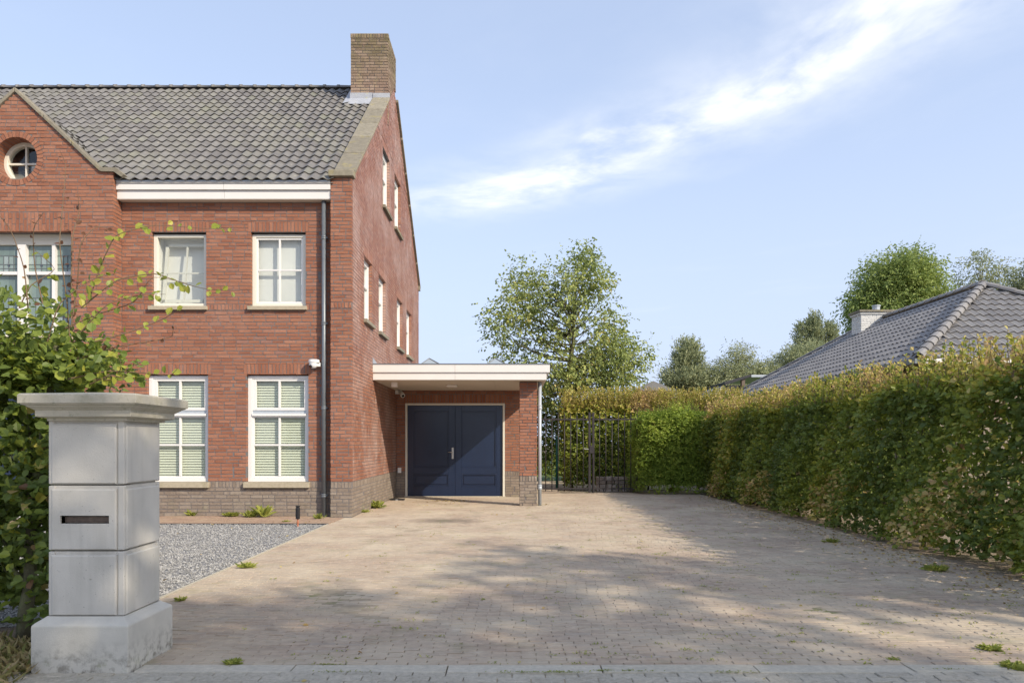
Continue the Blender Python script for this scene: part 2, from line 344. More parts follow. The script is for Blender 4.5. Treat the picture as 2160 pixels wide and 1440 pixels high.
# ------------------------------------------------------------------ masonry
CO = 0.0728; BL = 0.2405; HD = .115; J = .0145
def subtract(iv, a, b):
    out = []
    for p, q in iv:
        if b <= p or a >= q: out.append((p, q)); continue
        if a > p: out.append((p, a))
        if b < q: out.append((b, q))
    return out
def brick_field(ulo, uhi, z0, z1, holes, co=CO, L=BL, seed=1, hp=.22):
    """lo/hi arrays of bricks in courses; ulo/uhi functions of z; holes: (u0,u1,z0,z1) or ('c',u,z,r)"""
    r = random.Random(seed); lo = []; hi = []; k = 0; z = z0
    while z < z1-.012:
        zt = min(z+co, z1); cuts = [z, zt]
        for h in holes:
            if h[0] != 'c':
                for e in h[2:4]:
                    if z+.008 < e < zt-.008: cuts.append(e)
        cuts.sort()
        a, b = ulo(z+.03), uhi(z+.03)
        if b > a:
            js = [a-(L/2 if k % 2 else 0)-r.choice((0, L/4))]
            while js[-1] < b: js.append(js[-1]+(HD+J/2 if r.random() < hp else L))
            for c0, c1 in zip(cuts, cuts[1:]):
                iv = [(a, b)]; m = (c0+c1)/2
                for h in holes:
                    if h[0] == 'c':
                        d = h[3]**2-(m-h[2])**2
                        if d > 0: iv = subtract(iv, h[1]-math.sqrt(d), h[1]+math.sqrt(d))
                    elif h[2] < m < h[3]: iv = subtract(iv, h[0], h[1])
                for p, q in iv:
                    ed = [p]+[j for j in js if p+.045 < j < q-.045]+[q]
                    for e0, e1 in zip(ed, ed[1:]):
                        lo.append((e0+(J/2 if e0 != p else 0), c0+J/2)); hi.append((e1-(J/2 if e1 != q else 0), c1-(J/2)))
        z += co; k += 1
    return lo, hi
def brick_row(u0, u1, z0, z1, w=.0728, split=False):
    n = max(1, round((u1-u0)/w)); w = (u1-u0)/n; lo = []; hi = []
    for i in range(n):
        a, b = u0+i*w+J/2, u0+(i+1)*w-J/2
        if split:
            c = z0+(z1-z0)*(.64 if i % 2 else .36); lo += [(a, z0+J/2), (a, c+J/2)]; hi += [(b, c-J/2), (b, z1-J/2)]
        else: lo.append((a, z0+J/2)); hi.append((b, z1-J/2))
    return lo, hi
def wall_mortar(g, fr, ulo, uhi, z0, top, holes, dep=.24, cuts=()):
    """mortar body: front quads split round the openings, reveals, sides; top(u) may slope"""
    us = sorted(set([ulo, uhi]+[h[i] for h in holes for i in (0, 1)]+list(cuts)))
    us = [u for u in us if ulo <= u <= uhi]
    n0 = -.005; P = []; Q = []
    def quad(*c): Q.append([len(P)+i for i in range(4)]); P.extend(c)
    for a, b in zip(us, us[1:]):
        m = (a+b)/2; zs = [z0]
        for h in sorted([h for h in holes if h[0] < m < h[1]], key=lambda h: h[2]): zs += [h[2], h[3]]
        zs.append(None)
        for i in range(0, len(zs), 2):
            za, zb = zs[i], zs[i+1]
            ta, tb = (top(a), top(b)) if zb is None else (zb, zb)
            if max(ta, tb) > za+.001:
                quad((a, n0, za), (b, n0, za), (b, n0, tb), (a, n0, ta))
                if zb is None: quad((a, n0, ta), (b, n0, tb), (b, -dep, tb), (a, -dep, ta))
    e = .004
    for h in holes:
        a, b, c, d = h[0]-e, h[1]+e, h[2]-e, h[3]+e
        quad((a, n0, c), (a, -dep, c), (a, -dep, d), (a, n0, d)); quad((b, n0, c), (b, n0, d), (b, -dep, d), (b, -dep, c))
        quad((a, n0, d), (a, -dep, d), (b, -dep, d), (b, n0, d)); quad((a, n0, c), (b, n0, c), (b, -dep, c), (a, -dep, c))
    for u in (ulo, uhi): quad((u, n0, z0), (u, -dep, z0), (u, -dep, top(u)), (u, n0, top(u)))
    g.add(fr(np.array(P, float)), Q)
def put_bricks(gs, fr, lohi, key, jit=.0016, dep=.1, store=None):
    lo, hi = lohi
    if not lo: return
    lo = np.array(lo); hi = np.array(hi); n = len(lo); pr = rng.uniform(-.0015, .0025, n)
    L3 = np.stack([lo[:, 0], np.full(n, -dep), lo[:, 1]], 1); H3 = np.stack([hi[:, 0], pr, hi[:, 1]], 1)
    if store is not None:
        full = (hi[:, 0]-lo[:, 0] > BL*.9) & (hi[:, 1]-lo[:, 1] > CO*.75)
        for i in np.nonzero(full)[0]: store.append((L3[i], H3[i], fr, key))
        keep = ~full; L3 = L3[keep]; H3 = H3[keep]
    if len(L3): gs.setdefault(key, G()).boxes(L3, H3, fr, jit)
def const(v): return lambda z: v
PLZ = .572; PLT = .70
def bands_wall(gs, fr, ulo, uhi, ztop, holes, soldiers, seed, store=None, red='red_brick', zbase=0., rolls=((4.142, 4.262),)):
    """plinth, rowlock course, red field with rowlock bands, soldier courses"""
    f0 = ulo if callable(ulo) else const(ulo); f1 = uhi if callable(uhi) else const(uhi)
    hs = list(holes)
    for s in soldiers: hs.append(s)
    if zbase < PLZ:
        put_bricks(gs, fr, brick_field(f0, f1, zbase, PLZ, hs, seed=seed, co=.0715), 'plinth_brick', store=store)
        rl = [(f0(0), f1(0))]
        for h in hs:
            if h[0] != 'c' and h[2] < (PLZ+PLT)/2 < h[3]: rl = subtract(rl, h[0], h[1])
        for a, b in rl: put_bricks(gs, fr, brick_row(a, b, PLZ, PLT), 'plinth_brick')
        zs = PLT
    else: zs = zbase
    seq = [zs]
    for a, b in rolls: seq += [a, b]
    seq.append(ztop)
    for i in range(0, len(seq), 2):
        if seq[i+1] > seq[i]: put_bricks(gs, fr, brick_field(f0, f1, seq[i], seq[i+1], hs, seed=seed+i), red, store=store)
    for a, b in rolls:
        rl = [(f0(a), f1(a))]
        for h in hs:
            if h[0] != 'c' and h[2] < (a+b)/2 < h[3]: rl = subtract(rl, h[0], h[1])
        for p, q in rl: put_bricks(gs, fr, brick_row(p, q, a, b), red)
    for s in soldiers: put_bricks(gs, fr, brick_row(s[0], s[1], s[2], s[3], split=(s[3]-s[2] > .3)), red)
BRICK_ME = {}
def brick_single_mesh(key, size, swap):
    k = (key, swap, rng.integers(0, 4))
    if k not in BRICK_ME:
        g = G(); d = np.array(size)/2
        if swap: d = d[[1, 0, 2]]
        g.boxes([-d], [d], None, .0022)
        me = mesh_np('brick', np.concatenate(g.V)*U, np.concatenate(g.Q), np.zeros((0, 3), int), np.concatenate(g.tq), np.zeros(0), False)
        me.materials.append(MATS[key+'_one']); BRICK_ME[k] = me
    return BRICK_ME[k]
def emit_bricks(store, gs, parent_of, limit=300):
    """the nearest full bricks become objects, the rest join the mass"""
    def d(s):
        c = s[2](((s[0]+s[1])/2)[None])[0]; return c[0]**2+c[1]**2+(c[2]-EYE)**2
    store.sort(key=d)
    for i, (L3, H3, fr, key) in enumerate(store):
        if i < limit:
            c = fr(((L3+H3)/2)[None])[0]; single('brick', brick_single_mesh(key, (BL-J, .1, CO-J), abs(fr.u[0]) < .5), c, parent_of)
    rest = store[limit:]
    byk = {}
    for s in rest: byk.setdefault((s[3], id(s[2])), []).append(s)
    for (key, _), ss in byk.items():
        gs.setdefault(key, G()).boxes(np.array([s[0] for s in ss]), np.array([s[1] for s in ss]), ss[0][2], .0016)

# ------------------------------------------------------------------ tiles
def tile_geo(w, ln, A=.023, th=.018, K=8, phase=.25, lift=.032):
    us = np.linspace(0, w*1.03, K+1); h = A*np.sin(2*np.pi*(us/w+phase))
    h = h+np.linspace(.006, 0, K+1)
    z = np.zeros(K+1); m = K+1
    V = np.concatenate([np.stack([us, z, h+lift], 1), np.stack([us, z+ln, h], 1), np.stack([us, z, h+lift], 1), np.stack([us, z+.004, h+lift-th], 1), np.stack([us, z+.08, h+lift-th-.004], 1)])
    Q = [[i, i+1, i+m+1, i+m] for i in range(K)]+[[2*m+i, 3*m+i, 3*m+i+1, 2*m+i+1] for i in range(K)]+[[3*m+i, 4*m+i, 4*m+i+1, 3*m+i+1] for i in range(K)]
    Q += [[0, K+1, 2*(K+1), 2*(K+1)]][:0]
    return V, np.array(Q)
def tile_plane(O, u, v, W, Hh, w, gauge, keep, mat, roof, limit, A=.023):
    """tiles on a roof plane; the nearest `limit` become objects, the rest one mass"""
    O = np.array(O, float); u = np.array(u, float); v = np.array(v, float)/np.linalg.norm(v); n = np.cross(u, v)
    if n[2] < 0: n = -n
    V, Q = tile_geo(w, gauge*1.25, A)
    cells = []
    for j in range(int(Hh/gauge)+1):
        for i in range(int(W/w)+1):
            p = O+u*(i*w)+v*(j*gauge); c = p+u*w/2+v*gauge/2
            if keep(c): cells.append((p, np.linalg.norm(c-np.array([0, 0, EYE]))))
    cells.sort(key=lambda c: c[1])
    M3 = np.stack([u, v, n], 1); rot = Matrix(M3.tolist()).to_euler()
    if np.linalg.det(M3) < 0: limit = 0
    mes = []
    for k in range(3):
        Vj = V+rng.normal(0, .0012, (1, 3))
        me = mesh_np('roof_tile', Vj*U, Q, np.zeros((0, 3), int), np.full(len(Q), .5), np.zeros(0), True); me.materials.append(MATS[mat+'_one']); mes.append(me)
    for p, d in cells[:limit]:
        single('roof_tile', mes[random.randrange(3)], p, roof, rot)
    g = G()
    for p, d in cells[limit:]:
        g.add(p+(V+rng.normal(0, .0012, 3))@M3.T, Q)
    if g.V: g.mk('tile_field', mat, roof, smooth=True, kind='stuff')
    return len(cells)

# ------------------------------------------------------------------ foliage
def nrm(a): return a/np.maximum(np.linalg.norm(a, axis=-1, keepdims=True), 1e-9)
LEAF = np.array([[0, 0, 0], [-.33, .36, .09], [-.30, .74, .07], [0, 1, -.06], [.30, .74, .07], [.33, .36, .09]])
LQ = np.array([[0, 3, 2, 1], [0, 5, 4, 3]])
def frames(L, N):
    L = nrm(L); N = nrm(N-L*np.sum(L*N, 1, keepdims=True)); Wd = np.cross(L, N); return Wd, L, N
def leaves_add(g, P, L, N, S, tint, asp=1.):
    if len(P) == 0: return
    Wd, L, N = frames(L, N)
    T = LEAF*np.array([asp, 1, 1])
    V = P[:, None, :]+S[:, None, None]*(T[None, :, 0:1]*Wd[:, None, :]+T[None, :, 1:2]*L[:, None, :]+T[None, :, 2:3]*N[:, None, :])
    Q = (LQ[None]+np.arange(len(P))[:, None, None]*6).reshape(-1, 4)
    g.add(V.reshape(-1, 3), Q, None, np.repeat(tint, 2))
def sprays(C, T, n, step, size, up=.6, out=None, side=.9, rnd=.35):
    """alternate leaves along short twigs from C in direction T"""
    m = len(C); T = nrm(T); S = nrm(np.cross(T, np.array([0, 0, 1.])+rng.normal(0, .3, (m, 3))))
    P = []; L = []; N = []
    for j in range(n):
        sg = 1 if j % 2 else -1
        P.append(C+T*(j*step)+rng.normal(0, step*.25, (m, 3)))
        L.append(T*.6+S*sg*side*(0.35 if j == n-1 else 1)+rng.normal(0, rnd, (m, 3)))
        N.append(np.array([0, 0, up])+(out if out is not None else 0)+rng.normal(0, .35, (m, 3)))
    P = np.concatenate(P); L = np.concatenate(L); N = np.concatenate(N)
    return P, L, N, size*rng.uniform(.65, 1.2, len(P))
def wob(P, a=1.):
    x, y, z = P[:, 0], P[:, 1], P[:, 2]
    return (np.sin(x*2.1+1.3*np.sin(z*1.7))+np.sin(y*2.6+z*2.2)+np.sin(z*3.4+x*1.2+y*.7)*.8+np.sin((x+y)*5.3+z*4)*.5)*a/3
def emit_leaves(name, P, L, N, S, tint, mat, parent, nsingle=0, asp=1.):
    """nearest leaves as objects, the rest one mesh"""
    if nsingle:
        d = np.linalg.norm(P-np.array([0, 0, EYE]), axis=1)/S
        vis = (P[:, 1] > 3) & (np.abs(P[:, 0]/np.maximum(P[:, 1], .1)) < .69) & (P[:, 2] > 0)
        d = np.where(vis, d, 1e9); order = np.argsort(d); a = order[:nsingle]; b = order[nsingle:]
        k = 'leafme_'+mat+str(asp)
        me = bpy.data.meshes.get(k)
        if me is None:
            me = mesh_np(k, LEAF*np.array([asp, 1, 1])*U, LQ, np.zeros((0, 3), int), np.full(2, .3), np.zeros(0), False); me.materials.append(MATS[mat+'_one'])
        Wd, L2, N2 = frames(L[a], N[a])
        for i in range(len(a)):
            M = Matrix(np.stack([Wd[i], L2[i], N2[i]], 1).tolist())
            single('leaf', me, P[a][i], parent, M.to_euler(), float(S[a][i]))
        P, L, N, S, tint = P[b], L[b], N[b], S[b], tint[b]
    g = G(); leaves_add(g, P, L, N, S, tint, asp)
    return g.mk(name, mat, parent, kind='stuff')
def face_points(n, box, axis, side):
    x0, x1, y0, y1, z0, z1 = box; lo = np.array([x0, y0, z0]); hi = np.array([x1, y1, z1])
    P = rng.random((n, 3))*(hi-lo)+lo; dep = rng.exponential(.09, n)
    if side > 0: P[:, axis] = hi[axis]-dep
    else: P[:, axis] = lo[axis]+dep
    O = np.zeros((n, 3)); O[:, axis] = side
    return P, O
def hedge(name, label, box, faces, leaf, mat, tintf, nleaf=6, nsingle=0, shoots=0, shoot_h=.4, stems=(), amp=.1, asp=1.1, cat='hedge', core=1., bare=.12, droop=0., rnd=False):
    x0, x1, y0, y1, z0, z1 = box
    root = thing(name, ((x0+x1)/2, (y0+y1)/2, 0), label, cat)
    A = []
    for axis, side, dens in faces:
        dims = [x1-x0, y1-y0, z1-z0]; dims[axis] = 1; n = int(dens*np.prod(dims))
        P, O = face_points(n, box, axis, side)
        P = P+O*wob(P, amp)[:, None]
        if axis != 2: P = P[(P[:, 2] > z0+bare+.1*wob(P*2)) | (rng.random(n) < .25)]; O = O[:len(P)]
        T = O*.9+rng.normal(0, .55, P.shape)+np.array([0, 0, .25-droop])
        A.append(sprays(P-O*.06, T, nleaf, leaf*.42, leaf, up=.55, out=O*.65))
    P = np.concatenate([a[0] for a in A]); L = np.concatenate([a[1] for a in A]); N = np.concatenate([a[2] for a in A]); S = np.concatenate([a[3] for a in A])
    tg = G()
    if shoots:
        C = np.stack([rng.uniform(x0, x1, shoots), rng.uniform(y0, y1, shoots), np.full(shoots, z1-.05)], 1)
        for c in C:
            h = shoot_h*rng.uniform(.3, 1.15); lean = rng.normal(0, .22, 2)
            e = c+np.array([lean[0]*h, lean[1]*h, h]); mid = (c+e)/2+rng.normal(0, .02, 3)
            tg.tube([c, mid, e], [.006, .004, .002], 3, False)
            n = int(4+h/(leaf*.45)); t = np.linspace(.12, 1, n)[:, None]
            Pp = c+(e-c)*t+rng.normal(0, .008, (n, 3)); Ld = rng.normal(0, .7, (n, 3))+np.array([0, 0, .6])
            P = np.concatenate([P, Pp]); L = np.concatenate([L, Ld]); N = np.concatenate([N, rng.normal(0, .6, (n, 3))+[0, 0, .6]]); S = np.concatenate([S, leaf*rng.uniform(.4, .85, n)])
    if rnd:
        u = (P[:, 0]-(x0+x1)/2)/((x1-x0)/2); P[:, 1] += .4*u*u; P[:, 2] -= .38*np.clip(P[:, 2]/z1, 0, 1)**2*np.clip(np.abs(u), 0, 1.2)**2.5; P[:, 2] += .1*np.sin(P[:, 0]*4.1)*(P[:, 2]/z1)
    tint = tintf(P)
    ok = P[:, 2] > .02
    emit_leaves('foliage', P[ok], L[ok], N[ok], S[ok], np.clip(tint[ok], 0, 1), mat, root, nsingle, asp)
    if tg.V: tg.mk('shoots', 'twig', root, kind='stuff')
    if core:   # twiggy, leafy inside that stops the light
        n = int((x1-x0)*(y1-y0)*(z1-z0)*800*core/(leaf/.07)**2); P = rng.random((n, 3))*np.array([x1-x0-.2, y1-y0-.2, z1-z0-.25])+np.array([x0+.1, y0+.1, z0+.2])
        g = G(); leaves_add(g, P, rng.normal(0, 1, (n, 3)), rng.normal(0, 1, (n, 3)), leaf*1.3*rng.uniform(.8, 1.3, n), np.clip(rng.normal(.18, .1, n), 0, 1), asp)
        g.mk('inner_foliage', mat, root, kind='stuff')
    for s in stems:
        g = G(); x, y = s; h = z1*.8; pts = [(x, y, -.02)]
        for k in range(1, 6): pts.append((x+random.uniform(-.05, .05), y+random.uniform(-.05, .05), h*k/5))
        g.tube(pts, [.034, .028, .024, .018, .012, .008], 7)
        for k in range(5):
            z = random.uniform(.25, h*.8); a = random.uniform(0, 6.28); l = random.uniform(.25, .5)
            g.tube([(x, y, z), (x+l*.5*math.cos(a), y+l*.5*math.sin(a), z+.15), (x+l*math.cos(a), y+l*math.sin(a), z+.4)], [.012, .008, .003], 4, False)
        g.mk('stem', 'bark', root, smooth=True)
    return root
def tree(name, label, base, fork, lobes, n_clump, per, leaf, mat, trunk_r=.14, group=None, asp=.8, spread=.38, droop=.3, bark='bark', cat='tree', tshift=0.):
    """lobes: (cx, cy, cz, rx, ry, rz, weight) ellipsoids that make up the crown"""
    root = thing(name, base, label, cat, group); b = Vector(base); fk = b+Vector(fork)
    C = []; w = np.array([l[6] for l in lobes], float); w /= w.sum(); tries = 0
    while len(C) < n_clump and tries < n_clump*60:
        tries += 1
        l = lobes[rng.choice(len(lobes), p=w)]; v = nrm(rng.normal(0, 1, (1, 3)))[0]*rng.random()**.42
        p = np.array(l[:3])+v*np.array(l[3:6])
        if all(np.linalg.norm(p-q) > spread*.8 for q in C): C.append(p)
    C = np.array(C)
    tk = G()
    tk.tube([b-Vector((0, 0, .1)), b+Vector(fork)*.35+Vector((.03, 0, 0)), b+Vector(fork)*.7, fk], [trunk_r*1.15, trunk_r, trunk_r*.9, trunk_r*.8], 9)
    top = Vector(C[np.argmax(C[:, 2])]); lead = [fk, fk.lerp(top, .35)+Vector((.1, 0, 0)), fk.lerp(top, .7), top]
    tk.tube(lead, [trunk_r*.75, trunk_r*.5, trunk_r*.25, .008], 7)
    tk.mk('trunk', bark, root, smooth=True)
    limbs = G()
    for c in C:
        c = Vector(c); h = (c.z-fk.z)/max(top.z-fk.z, .1); t = max(0., min(.8, h*.75-.05+random.uniform(-.1, .05)))
        s = fk.lerp(top, t); ctrl = s.lerp(c, .55)+Vector((0, 0, -(c-s).length*.10))+Vector([random.uniform(-.1, .1)*(c-s).length for _ in range(3)])
        ln = (c-s).length
        limbs.tube([s, s.lerp(ctrl, .6), ctrl.lerp(c, .35), c], [max(.012, trunk_r*.13*ln**.5), .02*ln**.3, .014, .006], 5, False)
    limbs.mk('limb', bark, root, smooth=True, kind='stuff')
    cen = C.mean(0)
    K = np.repeat(C, per, 0); m = len(K)
    off = rng.normal(0, spread*.5, (m, 3)); P0 = K+off
    T = nrm(off)*.7+nrm(K-cen)*.5+rng.normal(0, .35, (m, 3))-np.array([0, 0, droop])
    P, L, N, S = sprays(P0, T, 5, leaf*.5, leaf, up=.5, side=.8)
    L = L-np.array([0, 0, droop])
    cl = np.repeat(rng.normal(0, .13, len(C)), per); cl = np.tile(cl, 5)
    tint = np.clip(rng.normal(.45+tshift, .2, len(P))+cl, 0, 1)
    g = G(); leaves_add(g, P, L, N, S, tint, asp); g.mk('crown', mat, root, kind='stuff')
    return root
def px(X, Y, s): return ((X-1080)/s, F/s, (935-Y)/s+EYE)

# ================================================================== GROUND
def rect_field(x0, x1, y0, y1, L, Wd, seed, gap=.004, half=True):
    r = random.Random(seed); lo = []; hi = []; y = y0; k = 0; dr = 0.
    while y < y1-.01:
        dr = max(-.05, min(.05, dr+r.uniform(-.022, .022)))
        yb = min(y+Wd, y1); x = x0-.06-(L/2 if k % 2 and half else 0)-dr
        while x < x1:
            a = max(x, x0); b = min(x+L, x1)
            if b-a > .03:
                g2 = gap*r.choice((.2, .35, .5, 1.2)); lo.append((a+g2, y+gap*r.uniform(.3, 1.2))); hi.append((b-g2*.4, yb-gap*r.uniform(.2, .8)))
            x += L
        y += Wd; k += 1
    return np.array(lo), np.array(hi)
def paving(name, mat, regions, L, Wd, parent, nsingle, piece, gap=.003, dz=.004):
    lo = []; hi = []
    for i, rg in enumerate(regions):
        a, b = rect_field(*rg, L, Wd, i+3, gap); lo.append(a); hi.append(b)
    lo = np.concatenate(lo); hi = np.concatenate(hi); n = len(lo)
    cx = (lo[:, 0]+hi[:, 0])/2; cy = (lo[:, 1]+hi[:, 1])/2
    und = .006*np.sin(cx*1.3+.5)*np.sin(cy*1.1)+.004*np.sin(cx*3.1+cy*2.3)
    top = und+rng.normal(0, dz*.35, n)
    full = (hi[:, 0]-lo[:, 0] > L*.85)
    d = cx**2+cy**2+(np.abs(cx/np.maximum(cy, .1)) > .69)*1e4+(cy < 4.5)*1e4+(~full)*1e4
    order = np.argsort(d); one = order[:nsingle]; rest = order[nsingle:]
    mes = []
    for k in range(6):
        h = np.array([L/2-gap*.9, Wd/2-gap*.7, .03]); V = []
        for z, f in ((-.03, 1), (.026, 1), (.03, .985)):
            for sx, sy in ((-1, -1), (1, -1), (1, 1), (-1, 1)):
                V.append((sx*(h[0]-(.004 if f < 1 else 0)), sy*(h[1]-(.004 if f < 1 else 0)), z))
        V = np.array(V)+rng.normal(0, .0009, (12, 3)); Q = [[8, 9, 10, 11]]+[[i, (i+1) % 4, (i+1) % 4+4, i+4] for i in range(4)]+[[i+4, (i+1) % 4+4, (i+1) % 4+8, i+8] for i in range(4)]
        me = mesh_np(piece, V*U, np.array(Q), np.zeros((0, 3), int), np.full(len(Q), .5), np.zeros(0), False); me.materials.append(MATS[mat+'_one']); mes.append(me)
    for i in one:
        single(piece, mes[random.randrange(6)], (cx[i], cy[i], top[i]-.03), parent, (random.gauss(0, .006), random.gauss(0, .004), random.gauss(0, .008)))
    g = G(); r = rest; m = len(r)
    # box with its top edges eased
    a0, b0, a1, b1 = lo[r, 0], lo[r, 1], hi[r, 0], hi[r, 1]; t = top[r]; e = .004
    tilt = rng.normal(0, .0013, (m, 4))
    V = np.zeros((m, 12, 3))
    for i, (X, Y, sx, sy) in enumerate(((a0, b0, 1, 1), (a1, b0, -1, 1), (a1, b1, -1, -1), (a0, b1, 1, -1))):
        V[:, i] = np.stack([X, Y, t-.03], 1); V[:, 4+i] = np.stack([X, Y, t-.004+tilt[:, i]], 1); V[:, 8+i] = np.stack([X+sx*e, Y+sy*e, t+tilt[:, i]], 1)
    Qb = np.array([[8, 9, 10, 11]]+[[i, (i+1) % 4, (i+1) % 4+4, i+4] for i in range(4)]+[[i+4, (i+1) % 4+4, (i+1) % 4+8, i+8] for i in range(4)])
    Q = (Qb[None]+np.arange(m)[:, None, None]*12).reshape(-1, 4)
    g.add(V.reshape(-1, 3), Q, None, np.repeat(rng.random(m), 9)); g.mk(name, mat, parent, kind='stuff')

def sheet(name, mat, x0, x1, y0, y1, z, kind='structure', parent=None, label=None):
    return G().add([(x0, y0, z), (x1, y0, z), (x1, y1, z), (x0, y1, z)], [[0, 1, 2, 3]]).mk(name, mat, parent, kind=kind)
def ground():
    sheet('ground', 'soil', -400, 400, -400, 600, -.06)
    sheet('garden_lawn', 'lawn', -60, 80, 26.5, 120, -.05)
    d = sheet('driveway', 'joint_sand', -3.33, 5.62, 4.87, 29, -.0095)
    paving('paver_field', 'paver', [(-3.31, 5.42, 4.875, 14.63), (-3.17, 5.42, 14.63, 21.9), (.62, 1.45, 21.9, 28.5)], .205, .058, d, 300, 'paver')
    s = sheet('street', 'joint_sand', -14, 14, -6, 4.71, -.011)
    paving('street_paving', 'concrete_paver', [(-5, 6, 3.6, 4.705)], .21, .105, s, 120, 'concrete_paver')
    sheet('street_far', 'concrete_paver', -14, 14, -6, 3.59, -.004)
    k = sheet('kerb', 'joint_sand', -3.0, 6.2, 4.70, 4.88, -.02)
    x = -2.42
    while x < 6:
        G().box(x+.004, x+.996, 4.714, 4.866, -.05, .006+random.uniform(-.002, .003)).mk('kerb_stone', 'kerb_concrete', k, bevel=.004); x += 1.0
    # brick path strip along the facade
    p = sheet('path_strip', 'joint_sand', -13, -3.30, 13.42, 14.9, -.017)
    paving('red_paving', 'red_paver', [(-9.5, -3.33, 13.44, 14.88)], .22, .068, p, 90, 'paver')
    e = G().box(-9.5, -3.33, 13.40, 13.435, -.05, .012); e.mk('edging_strip', 'dark_wood', p)
    # gravel
    gb = sheet('gravel_bed', 'gravel_bed', -13, -3.345, 5.9, 13.41, -.010)
    n = 36000; y = 5.9+(13.39-5.9)*rng.random(n)**1.15; x = -3.36-rng.random(n)*(y*.36+.0)
    ok = x > -y*.70; x = x[ok]; y = y[ok]; n = len(x); sz = rng.uniform(.006, .014, n)
    O = np.array([[1, 0, 0], [-1, 0, 0], [0, 1, 0], [0, -1, 0], [0, 0, 1], [0, 0, -1.]])
    V = O[None]*sz[:, None, None]*rng.uniform(.6, 1.2, (n, 6, 1))+rng.normal(0, .002, (n, 6, 3)); ang = rng.random(n)*6.28
    c, s_ = np.cos(ang)[:, None], np.sin(ang)[:, None]; X = V[:, :, 0]*c-V[:, :, 1]*s_; Y = V[:, :, 0]*s_+V[:, :, 1]*c
    V = np.stack([X+x[:, None], Y+y[:, None], V[:, :, 2]*.8+(-.004+rng.random(n)*.010)[:, None]], 2)
    T = np.array([[0, 2, 4], [2, 1, 4], [1, 3, 4], [3, 0, 4], [2, 0, 5], [1, 2, 5], [3, 1, 5], [0, 3, 5]])
    G().add(V.reshape(-1, 3), None, (T[None]+np.arange(n)[:, None, None]*6).reshape(-1, 3), None, np.repeat(rng.random(n), 8)).mk('gravel', 'gravel_stone', gb, kind='stuff')
    e = G().box(-3.35, -3.325, 6.6, 13.4, -.05, .006); e.mk('edging_strip', 'kerb_concrete', gb)
    # earth strip under the right hedge and verge in front of the left hedge
    sheet('hedge_verge', 'soil', 5.42, 7.6, 4.87, 22, -.006)
    sheet('garden_verge', 'soil', -13, -3.03, 4.6, 5.98, -.008)
ground()

# ================================================================== HOUSE
YF = 14.89; XG = -3.18; YP = 14.67; YB = 14.56; XB = -7.853
SLOPE = .82; EZ = 6.66; EY = 14.62; RY = 19.93; RZ = EZ+SLOPE*(RY-EY)
FF = frame((0, YF, 0), (1, 0, 0), (0, -1, 0)); FP = frame((0, YP, 0), (1, 0, 0), (0, -1, 0)); FB = frame((0, YB, 0), (1, 0, 0), (0, -1, 0))
FG = frame((XG, 0, 0), (0, 1, 0), (1, 0, 0)); FBR = frame((XB, 0, 0), (0, 1, 0), (1, 0, 0))
house = thing('brick_house', ((XB+XG)/2, YF, 0), 'red brick house with grey pantile roof, tall gable chimney and white framed windows', 'house')
W_UP = [(-7.254, -6.156, 4.219, 5.712), (-5.259, -4.152, 4.219, 5.712)]
W_GR = [(-7.349, -6.118, .687, 2.858), (-5.345, -4.098, .687, 2.858)]
OC = (-9.77, 7.07, .42)
def lbox(fr, u0, u1, n0, n1, z0, z1, g=None, tint=None):
    g = g or G(); return g.boxes([[u0, n0, z0]], [[u1, n1, z1]], fr, 0, tint)
def sill(fr, w, parent, h=.078, proj=.07, ext=(.05, .03)):
    g = lbox(fr, w[0]-ext[0], w[1]+ext[1], -.12, proj, w[2]-h, w[2]-.002)
    return g.mk('sill', 'sill_stone', parent, bevel=.006)
def ring(fr, u0, u1, z0, z1, n0, n1, wl, wr, wt, wb):
    g = G(); lbox(fr, u0, u0+wl, n0, n1, z0, z1, g); lbox(fr, u1-wr, u1, n0, n1, z0, z1, g)
    lbox(fr, u0+wl, u1-wr, n0+.001, n1-.0015, z1-wt, z1, g); lbox(fr, u0+wl, u1-wr, n0+.001, n1-.0015, z0, z0+wb, g); return g
def pane(fr, u0, u1, z0, z1, n, parent, mat='window_glass'):
    P = np.array([[u0, n, z0], [u1, n, z0], [u1, n, z1], [u0, n, z1]], float); return G().add(fr(P), [[0, 1, 2, 3]]).mk('pane', mat, parent)
def slats(fr, u0, u1, z0, z1, n, parent, pitch=.0535):
    z = z1-.03; k = 0; me = None
    while z > z0+.01:
        if me is None:
            g = G(); P = []
            for a, (dn, dz) in enumerate([(-.012, .021), (0.0, .004), (.014, -.024)]):
                P += [(u0, n+dn, z+dz), (u1, n+dn, z+dz)]
            g.add(fr(np.array(P, float)), [[0, 1, 3, 2], [2, 3, 5, 4]]); o = g.mk('slat', 'blind_slat', parent, smooth=True); me = o; zz = z
        else:
            c = o.copy(); COL.objects.link(c); c.parent = parent; c.location = o.location+Vector((0, 0, (z-zz)*U)); WL[c.name] = WL[o.name]
        z -= pitch
